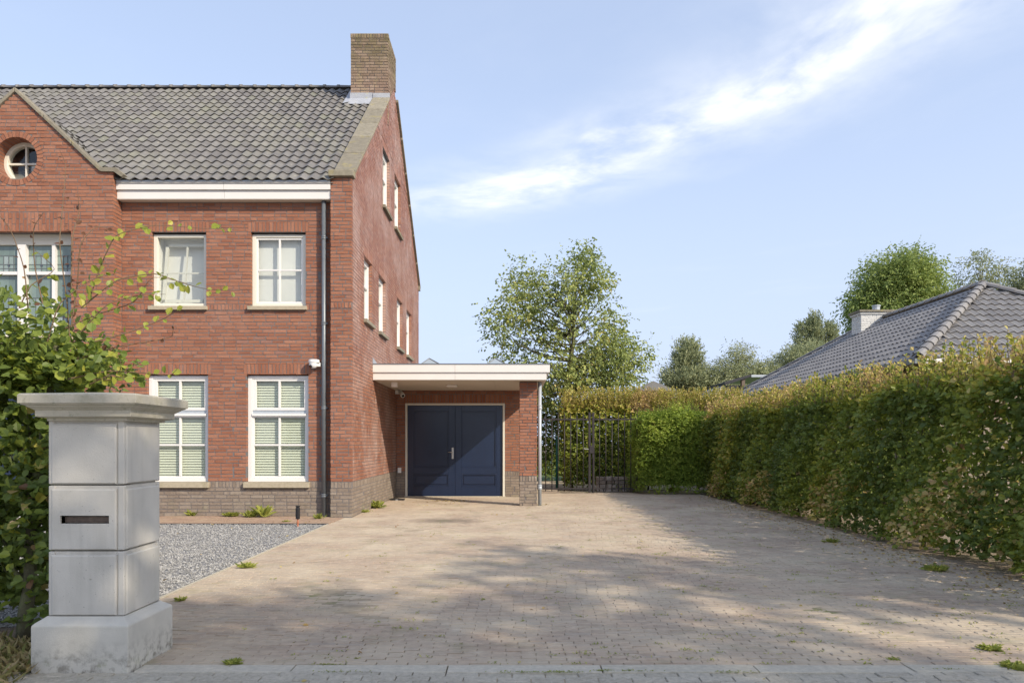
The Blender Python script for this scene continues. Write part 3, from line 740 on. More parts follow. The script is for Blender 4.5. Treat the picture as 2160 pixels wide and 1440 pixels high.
def window_cross(w, label, tilted=False):
    root = G(); u0, u1, z0, z1 = w
    f = ring(FF, u0+.004, u1-.004, z0+.002, z1-.03, -.15, -.075, .075, .075, .06, .07).mk('window', 'cream_frame', house, bevel=.004, label=label)
    ui0, ui1, zi0, zi1 = u0+.08, u1-.08, z0+.075, z1-.095
    if tilted:
        # inner sash pulled inwards at the top
        a, b, c, d = ui0+.055, ui1-.0, zi0+.035, zi1-.085
        sh = lambda C: FF(np.stack([C[:, 0]+(C[:, 2]-c)*.045-.01, C[:, 1]-(C[:, 2]-c)*.06+.05, C[:, 2]], 1))
        pane(FF, ui0, ui1, zi0, zi1, -.152, f)
        g = G()
        for bx in ((a, a+.06, c, d), (b-.05, b, c, d), (a, b, d-.05, d), (a, b, c, c+.06)):
            g.boxes([[bx[0], -.26, bx[2]]], [[bx[1], -.215, bx[3]]], sh)
        m = (a+b)/2; zc = (c+d)/2
        g.boxes([[m-.016, -.245, c]], [[m+.016, -.213, d]], sh); g.boxes([[a, -.243, zc-.016]], [[b, -.212, zc+.016]], sh); g.mk('sash', 'cream_frame', f)
        lbox(FF, ui0-.02, ui1+.02, -.40, -.39, zi0-.1, zi1+.1).mk('curtain', 'curtain', f)
        g = ring(FF, ui0-.03, ui1+.03, zi0-.05, zi1+.05, -.39, -.153, .02, .02, .02, .04); g.mk('window_reveal', 'curtain', f)
    else:
        ring(FF, ui0, ui1, zi0, zi1, -.14, -.095, .035, .035, .035, .035).mk('sash', 'white_frame', f, bevel=.003)
        m = (ui0+ui1)/2; zc = (zi0+zi1)/2+.01
        lbox(FF, m-.017, m+.017, -.135, -.09, zi0+.035, zi1-.035).mk('glazing_bar', 'white_frame', f)
        g = G(); lbox(FF, ui0+.035, m-.017, -.134, -.092, zc-.015, zc+.015, g); lbox(FF, m+.017, ui1-.035, -.134, -.092, zc-.015, zc+.015, g); g.mk('glazing_bar', 'white_frame', f)
        for a, b in ((ui0+.035, m-.017), (m+.017, ui1-.035)):
            for c, d in ((zi0+.035, zc-.015), (zc+.015, zi1-.035)): pane(FF, a, b, c, d, -.125, f)
        lbox(FF, ui0-.02, ui1+.02, -.24, -.23, zi0-.05, zi1+.05).mk('curtain', 'curtain', f)
    sill(FF, w, f)
def window_blinds(w, label):
    u0, u1, z0, z1 = w
    f = ring(FF, u0+.004, u1-.004, z0+.002, z1-.03, -.15, -.07, .085, .06, .06, .07).mk('window', 'white_frame', house, bevel=.004, label=label)
    zt = (935-868)/104.8+EYE
    lbox(FF, u0+.089, u1-.064, -.15, -.05, zt-.085, zt-.035).mk('transom', 'white_frame', f, bevel=.003)
    lbox(FF, u0+.089, u1-.064, -.15, -.10, zt-.035, zt+.03).mk('transom', 'zinc_light', f)
    a, b = u0+.09, u1-.065; m = (a+b)/2
    ring(FF, a, b, zt+.031, z1-.092, -.14, -.085, .075, .045, .045, .055).mk('sash', 'white_frame', f, bevel=.003)
    ring(FF, a, b, z0+.073, zt-.087, -.14, -.095, .035, .03, .03, .04).mk('sash', 'white_frame', f, bevel=.003)
    lbox(FF, m-.02, m+.02, -.136, -.083, zt+.087, z1-.138).mk('glazing_bar', 'white_frame', f)
    lbox(FF, m-.02, m+.02, -.137, -.09, z0+.114, zt-.118).mk('glazing_bar', 'white_frame', f)
    zc = (935-938.)/104.8+EYE; g = G(); lbox(FF, a+.036, m-.02, -.135, -.092, zc-.018, zc+.018, g); lbox(FF, m+.02, b-.031, -.135, -.092, zc-.018, zc+.018, g); g.mk('glazing_bar', 'white_frame', f)
    for c, d in ((a+.036, m-.02), (m+.02, b-.031)):
        pane(FF, c, d, z0+.114, zc-.018, -.125, f); pane(FF, c, d, zc+.018, zt-.118, -.125, f)
    for c, d in ((a+.076, m-.02), (m+.02, b-.046)): pane(FF, c, d, zt+.087, z1-.138, -.125, f)
    slats(FF, a, b, z0+.07, z1-.1, -.185, f)
    lbox(FF, a-.05, b+.05, -.36, -.35, z0, z1).mk('curtain', 'curtain', f)
    sill(FF, w, f, h=.115)
def gable_window(y0, y1, z0, z1):
    f = ring(FG, y0+.004, y1-.004, z0+.002, z1-.004, -.17, -.075, .06, .06, .06, .06).mk('window', 'white_frame', house, bevel=.004)
    m = (z0+z1)/2+.1
    ring(FG, y0+.066, y1-.066, z0+.066, z1-.066, -.15, -.085, .05, .05, .05, .05).mk('sash', 'white_frame', f)
    lbox(FG, y0+.118, y1-.118, -.145, -.088, m-.02, m+.02).mk('glazing_bar', 'white_frame', f)
    pane(FG, y0+.118, y1-.118, z0+.118, m-.02, -.13, f); pane(FG, y0+.118, y1-.118, m+.02, z1-.118, -.13, f)
    lbox(FG, y0-.02, y1+.02, -.25, -.24, z0-.02, z1+.02).mk('curtain', 'curtain', f)
    lbox(FG, y0-.05, y1+.06, -.12, .075, z0-.08, z0-.002).mk('sill', 'coping_stone', f, bevel=.006)
GW = [(15.9, 16.80, 4.14, 5.52), (17.65, 18.62, 4.14, 5.52), (20.45, 21.45, 4.14, 5.52), (22.3, 23.35, 4.14, 5.52), (18.2, 19.22, 7.33, 8.78), (20.02, 21.1, 7.33, 8.80)]
def gtop(y): return (6.78+SLOPE*(y-14.70)) if y < RY else (6.78+SLOPE*(2*RY-y-14.70))
def house_walls():
    gs = {}; store = []; mort = G()
    sol_up = [(w[0]-.06, w[1]+.06, w[3], w[3]+.205) for w in W_UP]; sol_gr = [(w[0]-.06, w[1]+.06, w[3], w[3]+.205) for w in W_GR]
    hol = W_UP+W_GR; H2 = [(w[0], w[1], w[2]-(.078 if w[2] > 3 else .115), w[3]) for w in hol]
    bands_wall(gs, FF, XB+.004, -3.602, 6.34, H2, sol_up+sol_gr, 10, store)
    wall_mortar(mort, FF, XB-.2, -3.5, -.05, const(6.5), H2)
    bands_wall(gs, FF, -16.4, -11.69, 6.34, [], [], 77); wall_mortar(mort, FF, -16.4, -11.6, -.05, const(6.5), [])
    # corner pier
    bands_wall(gs, FP, -3.60, XG, 6.73, [], [], 31, store)
    wall_mortar(mort, FP, -3.592, XG-.009, -.05, const(6.73), [], dep=.4)
    fpl = frame((-3.60, 0, 0), (0, 1, 0), (-1, 0, 0)); put_bricks(gs, fpl, brick_field(const(YP+.104), const(YF-.012), .70, 6.73, [], seed=4), 'red_brick', dep=.02)
    put_bricks(gs, fpl, brick_field(const(YP+.104), const(YF-.012), 0, .70, [], seed=5), 'plinth_brick', dep=.02)
    # bay front
    bw = (-10.86, -8.68, 3.56, 5.64); od = (-10.9, -8.64, 0., 3.1)
    oc = ('c', OC[0], OC[1], OC[2]+.125)
    def bl(z): return -11.687 if z < 6.79 else -9.77-(8.36-z)*1.064
    def br(z): return XB if z < 6.79 else -9.77+(8.36-z)*1.064
    bands_wall(gs, FB, bl, br, 8.33, [bw, od, oc], [(bw[0]-.02, bw[1]+.02, bw[3], bw[3]+.37)], 50, store, rolls=())
    sq = (OC[0]-.56, OC[0]+.56, OC[1]-.56, OC[1]+.56)
    def bt(u): return min(8.36-abs(u+9.77)/1.064, 6.79 if (u > -8.1 or u < -11.44) else 99)
    wall_mortar(mort, FB, -11.68, XB-.009, -.05, bt, [bw, od, sq], dep=.24, cuts=(-11.44, -8.1, -9.77))
    # round the square up to the oculus ring
    P = []; Q = []; n = 40
    for k in range(n):
        a = 2*math.pi*k/n; c, s = math.cos(a), math.sin(a); m = .56/max(abs(c), abs(s))
        P += [(OC[0]+m*c, -.009, OC[1]+m*s), (OC[0]+(OC[2]+.003)*c, -.009, OC[1]+(OC[2]+.003)*s), (OC[0]+(OC[2]+.003)*c, -.42, OC[1]+(OC[2]+.003)*s)]
    for k in range(n):
        a = 3*k; b = 3*((k+1) % n); Q += [[a, a+1, b+1, b], [a+1, a+2, b+2, b+1]]
    mort.add(FB(np.array(P, float)), Q)
    rg = G(); n = 40
    for k in range(n):
        a0 = 2*math.pi*(k+.09)/n; a1 = 2*math.pi*(k+.91)/n; P = []
        for nn in (-.40, .001+rng.uniform(-.001, .002)):
            for r_, a in ((OC[2], a0), (OC[2], a1), (OC[2]+.115, a1), (OC[2]+.115, a0)): P.append((OC[0]+r_*math.cos(a), nn, OC[1]+r_*math.sin(a)))
        rg.add(FB(np.array(P, float)), BQ)
    # bay return to the facade
    bands_wall(gs, FBR, YB+.104, YF-.012, 6.75, [], [], 61, rolls=())
    wall_mortar(mort, FBR, YB+.009, YF, -.05, const(6.79), [])
    # gable
    sg = [(w[0]-.05, w[1]+.05, w[3], w[3]+.205) for w in GW]; HG = [(w[0], w[1], w[2]-.08, w[3]) for w in GW]
    def gl(z): return max(YP+.104, 14.70+(z-6.78)/SLOPE)
    def gh(z): return min(25.2, 2*RY-14.70-(z-6.78)/SLOPE)
    bands_wall(gs, FG, gl, gh, gtop(RY)-.05, HG, sg, 90, None, red='gable_brick', rolls=())
    wall_mortar(mort, FG, YP+.009, 25.19, -.05, gtop, HG, dep=.36, cuts=(RY,))
    wall = mort.mk('wall', 'mortar', house)
    emit_bricks(store, gs, wall)
    for k, g in gs.items(): g.mk('brickwork', k, wall, kind='stuff')
    rg.mk('brick_ring', 'red_brick', wall)
    # back and far side, closed so that nothing shows through
    g = G(); g.box(-16.4, XG-.37, 25.0, 25.19, 0, 6.7); g.box(-16.4, -16.2, YF+.3, 25, 0, 6.7); g.mk('wall', 'mortar', house)
    return bw, od
BW, OD = house_walls()
window_cross(W_UP[0], 'upper window with its inner sash tilted inwards', True)
window_cross(W_UP[1], 'upper window with pale closed curtain')
window_blinds(W_GR[0], 'ground floor window partly hidden by the concrete pillar')
window_blinds(W_GR[1], 'ground floor window with pale slatted blind')
for w in GW: gable_window(*w)
def bay_windows():
    u0, u1, z0, z1 = BW; zt = 4.86
    f = ring(FB, u0+.004, u1-.004, z0+.002, z1-.12, -.34, -.24, .04, .04, .09, .08).mk('window', 'cream_frame', house, bevel=.004, label='leaded glass window of the projecting front')
    lbox(FB, u0, u1, -.25, -.235, z1-.12, z1).mk('window_head', 'cream_frame', f)
    lbox(FB, -9.87, -9.71, -.33, -.20, z0+.083, z1-.213).mk('mullion', 'white_frame', f)
    cols = [(-9.705, -9.20), (-9.13, -8.725), (-10.34, -9.875), (-10.82, -10.41)]
    for m in (-9.165, -10.375): lbox(FB, m-.033, m+.033, -.33, -.225, z0+.083, z1-.213).mk('mullion', 'white_frame', f)
    for a, b in cols: lbox(FB, a+.001, b-.001, -.32, -.215, zt-.03, zt+.03).mk('transom', 'white_frame', f)
    for a, b in cols:
        for c, d in ((z0+.085, zt-.031), (zt+.031, z1-.215)):
            h = d-c; w = b-a; P = G()
            us = [a, a+w*.28, a+w*.5, a+w*.72, b]; zs = [c, c+h*.14, c+h*.30, c+h*.62, d]
            for i in range(4):
                for j in range(4):
                    t = .1+.25*rng.random() if j == 3 else rng.choice([.35, .5, .6, .75])
                    P.add(FB(np.array([[us[i], -.30, zs[j]], [us[i+1], -.30, zs[j]], [us[i+1], -.30, zs[j+1]], [us[i], -.30, zs[j+1]]])), [[0, 1, 2, 3]], None, t)
            m = (a+b)/2; P.add(FB(np.array([[m, -.297, c+h*.18], [m+.03, -.297, c+h*.25], [m, -.297, c+h*.32], [m-.03, -.297, c+h*.25]])), [[0, 1, 2, 3]], None, 1.)
            P.mk('pane', 'leaded_pane', f)
            cm = G()
            for u in us[1:4]: lbox(FB, u-.004, u+.004, -.298, -.29, c, zs[3], cm)
            for z in zs[1:4]: lbox(FB, a, b, -.2985, -.2905, z-.004, z+.004, cm)
            cm.mk('lead_came', 'lead_came', f)
    lbox(FB, u0-.05, u1+.04, -.34, .07, z0-.09, z0-.002).mk('sill', 'sill_stone', f, bevel=.006)
    # entrance under the window
    u0, u1, z0, z1 = OD
    d = lbox(FB, u0+.004, u1-.004, -.23, -.19, .0, z1-.004).mk('front_door', 'blue_paint', house)
    ring(FB, u0+.004, u1-.004, 0, z1-.004, -.19, -.10, .1, .1, .1, .02).mk('door_frame', 'white_frame', d)
    G().tube([(-9.2, YB+.12, 1.1), (-9.2, YB+.08, 1.1), (-9.32, YB+.08, 1.1)], .012, 8).mk('handle', 'steel', d)
    lbox(FB, u0-.25, u1+.26, 0.003, .42, z1+.04, z1+.18).mk('door_canopy', 'white_board', house, bevel=.004)
    # oculus
    o = G(); n = 40
    prof = [(OC[2]-.002, -.40), (OC[2]-.002, -.27), (OC[2]-.060, -.27), (OC[2]-.07, -.29), (OC[2]-.07, -.40)]
    P = []; Q = []
    for k in range(n):
        a = 2*math.pi*k/n
        for r_, nn in prof: P.append((OC[0]+r_*math.cos(a), nn, OC[1]+r_*math.sin(a)))
    m = len(prof)
    for k in range(n):
        for j in range(m): Q.append([k*m+j, k*m+(j+1) % m, ((k+1) % n)*m+(j+1) % m, ((k+1) % n)*m+j])
    o.add(FB(np.array(P)), Q); w = o.mk('window', 'cream_frame', house, smooth=False, label='small round window in the front gable')
    r_ = OC[2]-.07; lbox(FB, OC[0]-.017, OC[0]+.017, -.37, -.31, OC[1]-r_, OC[1]+r_).mk('glazing_bar', 'cream_frame', w)
    g = G(); lbox(FB, OC[0]-r_, OC[0]-.017, -.369, -.311, OC[1]-.017, OC[1]+.017, g); lbox(FB, OC[0]+.017, OC[0]+r_, -.369, -.311, OC[1]-.017, OC[1]+.017, g); g.mk('glazing_bar', 'cream_frame', w)
    for q in range(4):
        a = [q*math.pi/2+i*math.pi/16 for i in range(9)]
        P = np.array([[OC[0], -.35, OC[1]]]+[[OC[0]+r_*math.cos(t), -.35, OC[1]+r_*math.sin(t)] for t in a])
        G().add(FB(P), None, [[0, i, i+1] for i in range(1, 9)]).mk('pane', 'window_glass', w)
    g = G(); lbox(FB, OC[0]-.5, OC[0]+.5, -.62, -.60, OC[1]-.5, OC[1]+.5, g); g.mk('dark_room', 'dark_room', w)
    g = G(); lbox(FB, OC[0]-.02, OC[0]+.1, -.52, -.51, OC[1]-.42, OC[1]+.1, g); lbox(FB, OC[0]+.22, OC[0]+.4, -.52, -.51, OC[1]-.42, OC[1]+.42, g); g.mk('curtain', 'curtain', w)
bay_windows()
def house_roof():
    v = np.array([0, 1, SLOPE]); v = v/np.linalg.norm(v)
    deck = G(); ln = (RY-EY)/v[1]
    # roof deck, slightly under the tiles, both slopes
    deck.add([(-16.6, EY+.02, EZ-.05), (XG-.36, EY+.02, EZ-.05), (XG-.36, RY, RZ-.05), (-16.6, RY, RZ-.05), (-16.6, 2*RY-EY, EZ-.05), (XG-.36, 2*RY-EY, EZ-.05)], [[0, 1, 2, 3], [3, 2, 5, 4]])
    roof = deck.mk('roof', 'roof_tile', house)
    def keep(c):
        if c[0] > -3.50 or c[2] > RZ-.02: return False
        if c[0] > -4.14 and c[1] > 18.86: return False
        h = 8.30-abs(c[0]+9.77)/1.064        # the cross gable covers this part
        return c[2] > h or c[0] < -12.4 and False or (c[0] > XB and True) if c[2] > h else False
    tile_plane((-12.9-.218*16, EY, EZ), (1, 0, 0), v, 9.4+.218*16, ln, .218, .336, keep, 'roof_tile', roof, 300)
    # cross gable slopes
    g = G(); z0 = 6.76; dx = (8.30-z0)*1.064; yb = EY+(8.30-EZ)/SLOPE; y0 = EY+(z0-EZ)/SLOPE
    for s in (-1, 1): g.add([(-9.77, YB+.2, 8.27), (-9.77+s*dx, YB+.2, z0-.03), (-9.77+s*dx, y0, z0-.03), (-9.77, yb, 8.27)], [[0, 1, 2, 3]])
    g.mk('cross_roof', 'roof_tile', roof)
    vv = np.array([-1, 0, 1/1.064]); vv = vv/np.linalg.norm(vv)
    def keep2(c): return c[1] < EY+(c[2]-EZ)/SLOPE+.05 and c[2] < 8.3
    tile_plane((-9.77+dx, YB+.24, z0), (0, 1, 0), vv, 2.2, 2.4, .218, .336, keep2, 'roof_tile', roof, 0)
    # ridge tiles
    x = -12.9-.375*10; me = None
    while x < -4.35:
        if me is None:
            g = G(); P = []; Q = []; K = 8
            for i, (xx, r_) in enumerate(((0, .115), (.33, .105), (.33, .13), (.40, .13), (.40, .105))):
                for k in range(K+1):
                    a = math.pi*k/K; P.append((x+xx, RY+math.cos(a)*r_*1.1, RZ-.015+math.sin(a)*r_*.85))
            for i in range(4):
                for k in range(K): Q.append([i*(K+1)+k, i*(K+1)+k+1, (i+1)*(K+1)+k+1, (i+1)*(K+1)+k])
            g.add(P, Q); me = g.mk('ridge_tile', 'roof_tile_one', roof, smooth=True); x_0 = x
        else:
            c = me.copy(); COL.objects.link(c); c.parent = roof; c.location = me.location+Vector(((x-x_0)*U, 0, random.uniform(-.004, .004))); WL[c.name] = WL[me.name]
        x += .375
    # gutter box of the eaves
    gt = lbox(FF, XB+.004, -5.722, -.05, .232, 6.49, 6.645).mk('gutter', 'white_board', house, bevel=.003)
    lbox(FF, -5.717, -3.604, -.05, .232, 6.49, 6.645).mk('fascia_board', 'white_board', gt, bevel=.003)
    for a, b in ((XB+.004, -5.722), (-5.717, -3.604)): lbox(FF, a, b, .0, .19, 6.318, 6.484).mk('fascia_board', 'white_board', gt, bevel=.003)
    lbox(FF, XB+.004, -3.604, .0, .185, 6.308, 6.317).mk('soffit', 'soffit_board', gt)
    lbox(FF, XB+.004, -3.604, .1, .245, 6.648, 6.672).mk('gutter_trim', 'zinc_light', gt)
    # downpipe
    dp = G().tube([(-3.765, YF-.085, 6.31), (-3.765, YF-.085, 0)], .046, 14).mk('downpipe', 'zinc', house, smooth=True, label='dark grey zinc downpipe beside the corner pier')
    for Y in (503, 683, 860, 1044):
        z = (935-Y)/105+EYE; g = G(); g.lathe((-3.765, YF-.085, z), [(.047, -.035), (.056, -.03), (.056, -.008), (.051, 0), (.056, .012), (.056, .03), (.047, .035)], 14)
        g.box(-3.72, -3.69, YF-.1, YF, z-.012, z+.012); g.mk('pipe_bracket', 'zinc', dp, smooth=False)
    # front verge copings, kneelers
    def cope(y0, z0, y1, z1, n, x0=-3.555, x1=-3.115, t=.075):
        for i in range(n):
            a, b = i/n+.004, (i+1)/n-.004; ya, yb = y0+(y1-y0)*a, y0+(y1-y0)*b; za, zb = z0+(z1-z0)*a, z0+(z1-z0)*b
            P = [(x0, ya, za), (x1, ya, za), (x1, yb, zb), (x0, yb, zb), (x0, ya, za+t), (x1, ya, za+t), (x1, yb, zb+t), (x0, yb, zb+t)]
            G().add(P, BQ).mk('coping_stone', 'coping_stone', house, bevel=.01)
    cope(14.74, gtop(14.74)+.01, 18.88, gtop(18.88)+.01, 5)
    cope(25.25, gtop(25.25)+.01, 20.25, gtop(20.25)+.01, 6)
    G().prism([(14.58, 6.735), (14.80, 6.735), (14.80, 6.89), (14.70, 6.86), (14.58, 6.86)], -3.63, -3.13, 'x').mk('kneeler', 'coping_stone', house, bevel=.01)
    G().prism([(25.1, 6.66), (25.3, 6.66), (25.3, 6.80), (25.1, 6.80)], -3.6, -3.13, 'x').mk('kneeler', 'coping_stone', house)
    # cross gable copings
    for s in (1, -1):
        n = 3
        for i in range(n):
            a, b = i/n+.003, (i+1)/n-.003; x0, x1 = -9.77+s*1.68*a, -9.77+s*1.68*b; z0, z1 = 8.37-1.575*a, 8.37-1.575*b
            pl = [(x0, z0), (x1, z1), (x1, z1+.085), (x0, z0+.085)]
            G().prism(pl if s > 0 else pl[::-1], YB-.045, YB+.26).mk('coping_stone', 'coping_stone', house, bevel=.008)
        k = [(-9.77+s*1.69, 6.80), (-9.77+s*1.95, 6.795), (-9.77+s*2.10, 6.69), (-9.77+s*2.15, 6.74), (-9.77+s*1.99, 6.875), (-9.77+s*1.66, 6.88)]
        G().prism(k, YB-.045, YB+.26).mk('kneeler', 'coping_stone', house, bevel=.008)
house_roof()
def chimney():
    x0, x1, y0, y1, z0, z1 = -4.12, -3.166, 18.90, 20.16, 9.6, 11.93
    c = G().box(x0+.009, x1-.022, y0+.009, y1-.009, 9.92, z1).mk('chimney', 'mortar', house)
    gs = {}
    fr = frame((0, y0, 0), (1, 0, 0), (0, -1, 0)); put_bricks(gs, fr, brick_field(const(x0), const(x1), z0, z1-.12, [], seed=8), 'chimney_brick')
    put_bricks(gs, fr, brick_row(x0-.015, x1+.015, z1-.12, z1), 'chimney_brick')
    fr = frame((x1, 0, 0), (0, 1, 0), (1, 0, 0)); put_bricks(gs, fr, brick_field(const(y0+.104), lambda z: y1 if z > gtop(RY)-.05 else min(y1, 14.74+(z-6.78)/SLOPE), gtop(y0)-.02, z1-.12, [], seed=9), 'chimney_brick')
    put_bricks(gs, fr, brick_row(y0+.104, y1+.01, z1-.12, z1), 'chimney_brick')
    fr = frame((x0, 0, 0), (0, 1, 0), (-1, 0, 0)); put_bricks(gs, fr, brick_field(const(y0+.104), const(y1), z0, z1-.12, [], seed=12), 'chimney_brick', dep=.02)
    for g in gs.values(): g.mk('brickwork', 'chimney_brick', c, kind='stuff')
    G().box(x0+.02, x1-.02, y0+.02, y1-.02, z1-.03, z1+.01).mk('flaunching', 'concrete_cap', c)
    zf = EZ+SLOPE*(y0-EY)
    g = G(); g.add([(x0-.12, y0-.22, zf-.02-.12), (-3.56, y0-.22, zf-.14), (-3.56, y0-.012, zf+.1), (x0-.02, y0-.012, zf+.1), (-3.56, y0-.013, zf+.24), (x0-.02, y0-.013, zf+.24)], [[0, 1, 2, 3], [3, 2, 4, 5]])
    g.add([(x0-.16, y0-.22, zf-.12), (x0-.012, y0-.22, zf-.09), (x0-.012, RY, RZ+.12), (x0-.16, RY, RZ+.09)], [[0, 1, 2, 3]]); g.mk('flashing', 'lead', c)
    G().box(-3.55, -3.12, y0-.03, y0-.003, gtop(y0)+.04, gtop(y0)+.17).mk('flashing', 'lead', c)
chimney()

# ================================================================== GARAGE
garage = thing('garage', (-1.2, 20.25, 0), 'flat roofed brick garage with open porch and dark blue double doors', 'garage')
YG = 20.25; CX1 = .865; CY0 = 16.87
FGA = frame((0, YG, 0), (1, 0, 0), (0, -1, 0)); DO = (-2.925, -.195, 0., 2.565)
def garage_build():
    gs = {}; st = []; mort = G()
    hs = [(DO[0], DO[1], -.01, DO[3])]
    bands_wall(gs, FGA, XG+.005, .586, 2.93, hs, [(DO[0]-.05, DO[1]+.05, DO[3], DO[3]+.24)], 200, st, rolls=())
    wall_mortar(mort, FGA, XG+.01, .577, -.05, const(3.0), hs)
    # pillar
    PX0, PX1, PY0, PY1 = .18, .586, 17.3, 17.70
    fp = frame((0, PY0, 0), (1, 0, 0), (0, -1, 0)); bands_wall(gs, fp, PX0, PX1, 2.905, [], [], 210, st, rolls=())
    fl = frame((PX0, 0, 0), (0, 1, 0), (-1, 0, 0)); fr_ = frame((PX1, 0, 0), (0, 1, 0), (1, 0, 0))
    for f in (fl, fr_): bands_wall(gs, f, PY0+.104, PY1, 2.905, [], [], 220, None, rolls=())
    mort.box(PX0+.009, PX1-.009, PY0+.009, PY1-.009, -.05, 2.91)
    mort.box(.40, .577, YG+.2, 27, -.05, 2.95); mort.box(XG+.01, .577, 26.8, 27, -.05, 2.95)
    frr = frame((.586, 0, 0), (0, 1, 0), (1, 0, 0)); bands_wall(gs, frr, YG+.104, 27, 2.93, [], [], 230, None, rolls=())
    wall = mort.mk('wall', 'mortar', garage)
    emit_bricks(st, gs, wall)
    for k, g in gs.items(): g.mk('brickwork', k, wall, kind='stuff')
    # flat roof with stepped fascia
    roof = G().box(XG+.004, .765, CY0+.06, 27.18, 2.93, 3.245).mk('roof', 'zinc', garage)
    for a, b in ((XG+.004, -1.305), (-1.30, CX1)): G().box(a, b, CY0, CY0+.019, 3.085, 3.262).mk('fascia_board', 'white_board', roof)
    for a, b in ((XG+.004, -1.305), (-1.30, .79)): G().box(a, b, CY0+.035, CY0+.055, 2.915, 3.083).mk('fascia_board', 'white_board', roof)
    G().box(CX1-.019, CX1, CY0+.02, 27.2, 3.085, 3.262).mk('fascia_board', 'white_board', roof)
    G().box(.771, .79, CY0+.056, 27.2, 2.915, 3.083).mk('fascia_board', 'white_board', roof)
    G().box(XG+.004, CX1-.02, CY0+.02, 27.19, 3.07, 3.084).mk('fascia_board', 'white_board', roof)
    G().box(XG+.004, CX1+.012, CY0-.012, 27.2, 3.263, 3.283).mk('roof_trim', 'zinc', roof)
    for a, b in ((XG+.006, -1.9), (-1.895, -.42), (-.415, .77)): G().box(a, b, CY0+.057, YG-.004, 2.912, 2.928).mk('soffit_board', 'soffit_board', roof)
    G().box(-1.62, -1.37, 18.3, 18.55, 2.865, 2.911).mk('ceiling_light', 'white_plastic', roof, bevel=.01)
    G().box(-2.86, -2.72, 17.5, 17.64, 2.80, 2.911).mk('junction_box', 'white_plastic', roof, bevel=.006)
    for x in (-2.42, -.74):
        g = G(); w = .74; y0, y1 = 18.7, 20.4; z = 3.284; h = .34
        V = [(x, y0, z), (x+w, y0, z), (x+w, y1, z), (x, y1, z), (x+.0, y0, z+.10), (x+w, y0, z+.10), (x+w, y1, z+.10), (x, y1, z+.10), (x+w*.42, y0+.12, z+h), (x+w*.42, y1-.12, z+h)]
        g.add(V, [[0, 1, 5, 4], [1, 2, 6, 5], [2, 3, 7, 6], [3, 0, 4, 7], [4, 7, 9, 8], [5, 8, 9, 6]], [[4, 5, 8], [6, 7, 9]]); rl = g.mk('rooflight', 'rooflight', roof)
        g = G(); g.tube([V[5], V[8], V[9]], .018, 4); g.tube([V[4], V[8]], .018, 4); g.mk('glazing_bar', 'zinc', rl)
    # doors
    u0, u1, z0, z1 = DO
    ring(FGA, u0+.003, u1-.003, 0.0, z1-.003, -.13, .012, .055, .055, .055, .0).mk('door_frame', 'cream_frame', garage, bevel=.004)
    a, m, b = u0+.06, -1.56, u1-.06; zt = z1-.062
    for (p, q, lab) in ((a, m-.003, 'left blue door leaf carrying the lever handle'), (m+.003, b, 'right blue door leaf')):
        st_ = .17; zl0, zl1, zu0, zu1 = .28, .63, .80, zt-.16
        g = G()
        lbox(FGA, p, p+st_, -.10, -.05, .02, zt, g); lbox(FGA, q-st_, q, -.10, -.05, .02, zt, g)
        for c, d in ((.02, zl0), (zl1, zu0), (zu1, zt)): lbox(FGA, p+st_, q-st_, -.0995, -.0505, c, d, g)
        leaf = g.mk('door_leaf', 'blue_paint', garage, label=lab, bevel=.003)
        for c, d in ((zl0, zl1), (zu0, zu1)):
            lbox(FGA, p+st_, q-st_, -.095, -.083, c, d).mk('door_panel', 'blue_paint', leaf)
            e = .035
            ring(FGA, p+st_+.001, q-st_-.001, c+.001, d-.001, -.078, -.050, .032, .032, .032, .032).mk('moulding', 'blue_paint', leaf, bevel=.004)
            if d-c < .5: lbox(FGA, p+st_+.06, q-st_-.06, -.078, -.064, c+.06, d-.06).mk('door_panel', 'blue_paint', leaf, bevel=.006)
        hx = p-.012 if p == a else q+.012
        for z in (.35, 1.3, 2.1):
            G().tube([FGA(np.array([[hx, -.035, z-.05]]))[0], FGA(np.array([[hx, -.035, z+.05]]))[0]], .012, 8).mk('hinge', 'cream_frame', leaf)
        for k in ((p+.09, .70),):
            pass
        if p == a:
            h = lbox(FGA, m-.095, m-.04, -.05, -.038, 1.04, 1.35).mk('handle', 'steel', leaf, bevel=.004)
            g = G(); pts = FGA(np.array([[m-.068, -.04, 1.22], [m-.068, .01, 1.22], [m-.09, .02, 1.22], [m-.19, .02, 1.225]])); g.tube([tuple(t) for t in pts], .011, 8); g.mk('lever', 'steel', h, smooth=True)
    lbox(FGA, u0, u1, -.2, -.14, 0, z1).mk('door_backing', 'dark_room', garage)
    lbox(FGA, u0-.02, u1+.02, -.13, .03, -.01, .018).mk('threshold', 'kerb_concrete', garage)
    # right downpipe
    dp = G().tube([(.655, 17.45, 2.915), (.655, 17.45, .0)], .042, 14).mk('downpipe', 'zinc_light', garage, smooth=True, label='light grey downpipe beside the porch pillar')
    for Y in (858, 1026):
        z = (935-Y)/89.4+EYE; G().lathe((.655, 17.45, z), [(.043, -.06), (.055, -.055), (.055, -.015), (.049, 0), (.055, .015), (.055, .04), (.043, .05)], 14).mk('pipe_bracket', 'zinc_light', dp)
    # socket and flashing
    lbox(FGA, -3.12, -3.03, .0, .06, .66, .80).mk('socket_box', 'white_plastic', garage, bevel=.005)
    G().prism([(16.86, 3.29), (17.7, 3.29), (17.0, 3.40), (16.86, 3.42)], XG+.003, XG+.01, 'x').mk('flashing', 'lead', garage)
    s = G().box(XG+.01, .8, 17.75, YG-.01, -.02, .008); s.mk('porch_slab', 'paver', garage) if False else None
garage_build()

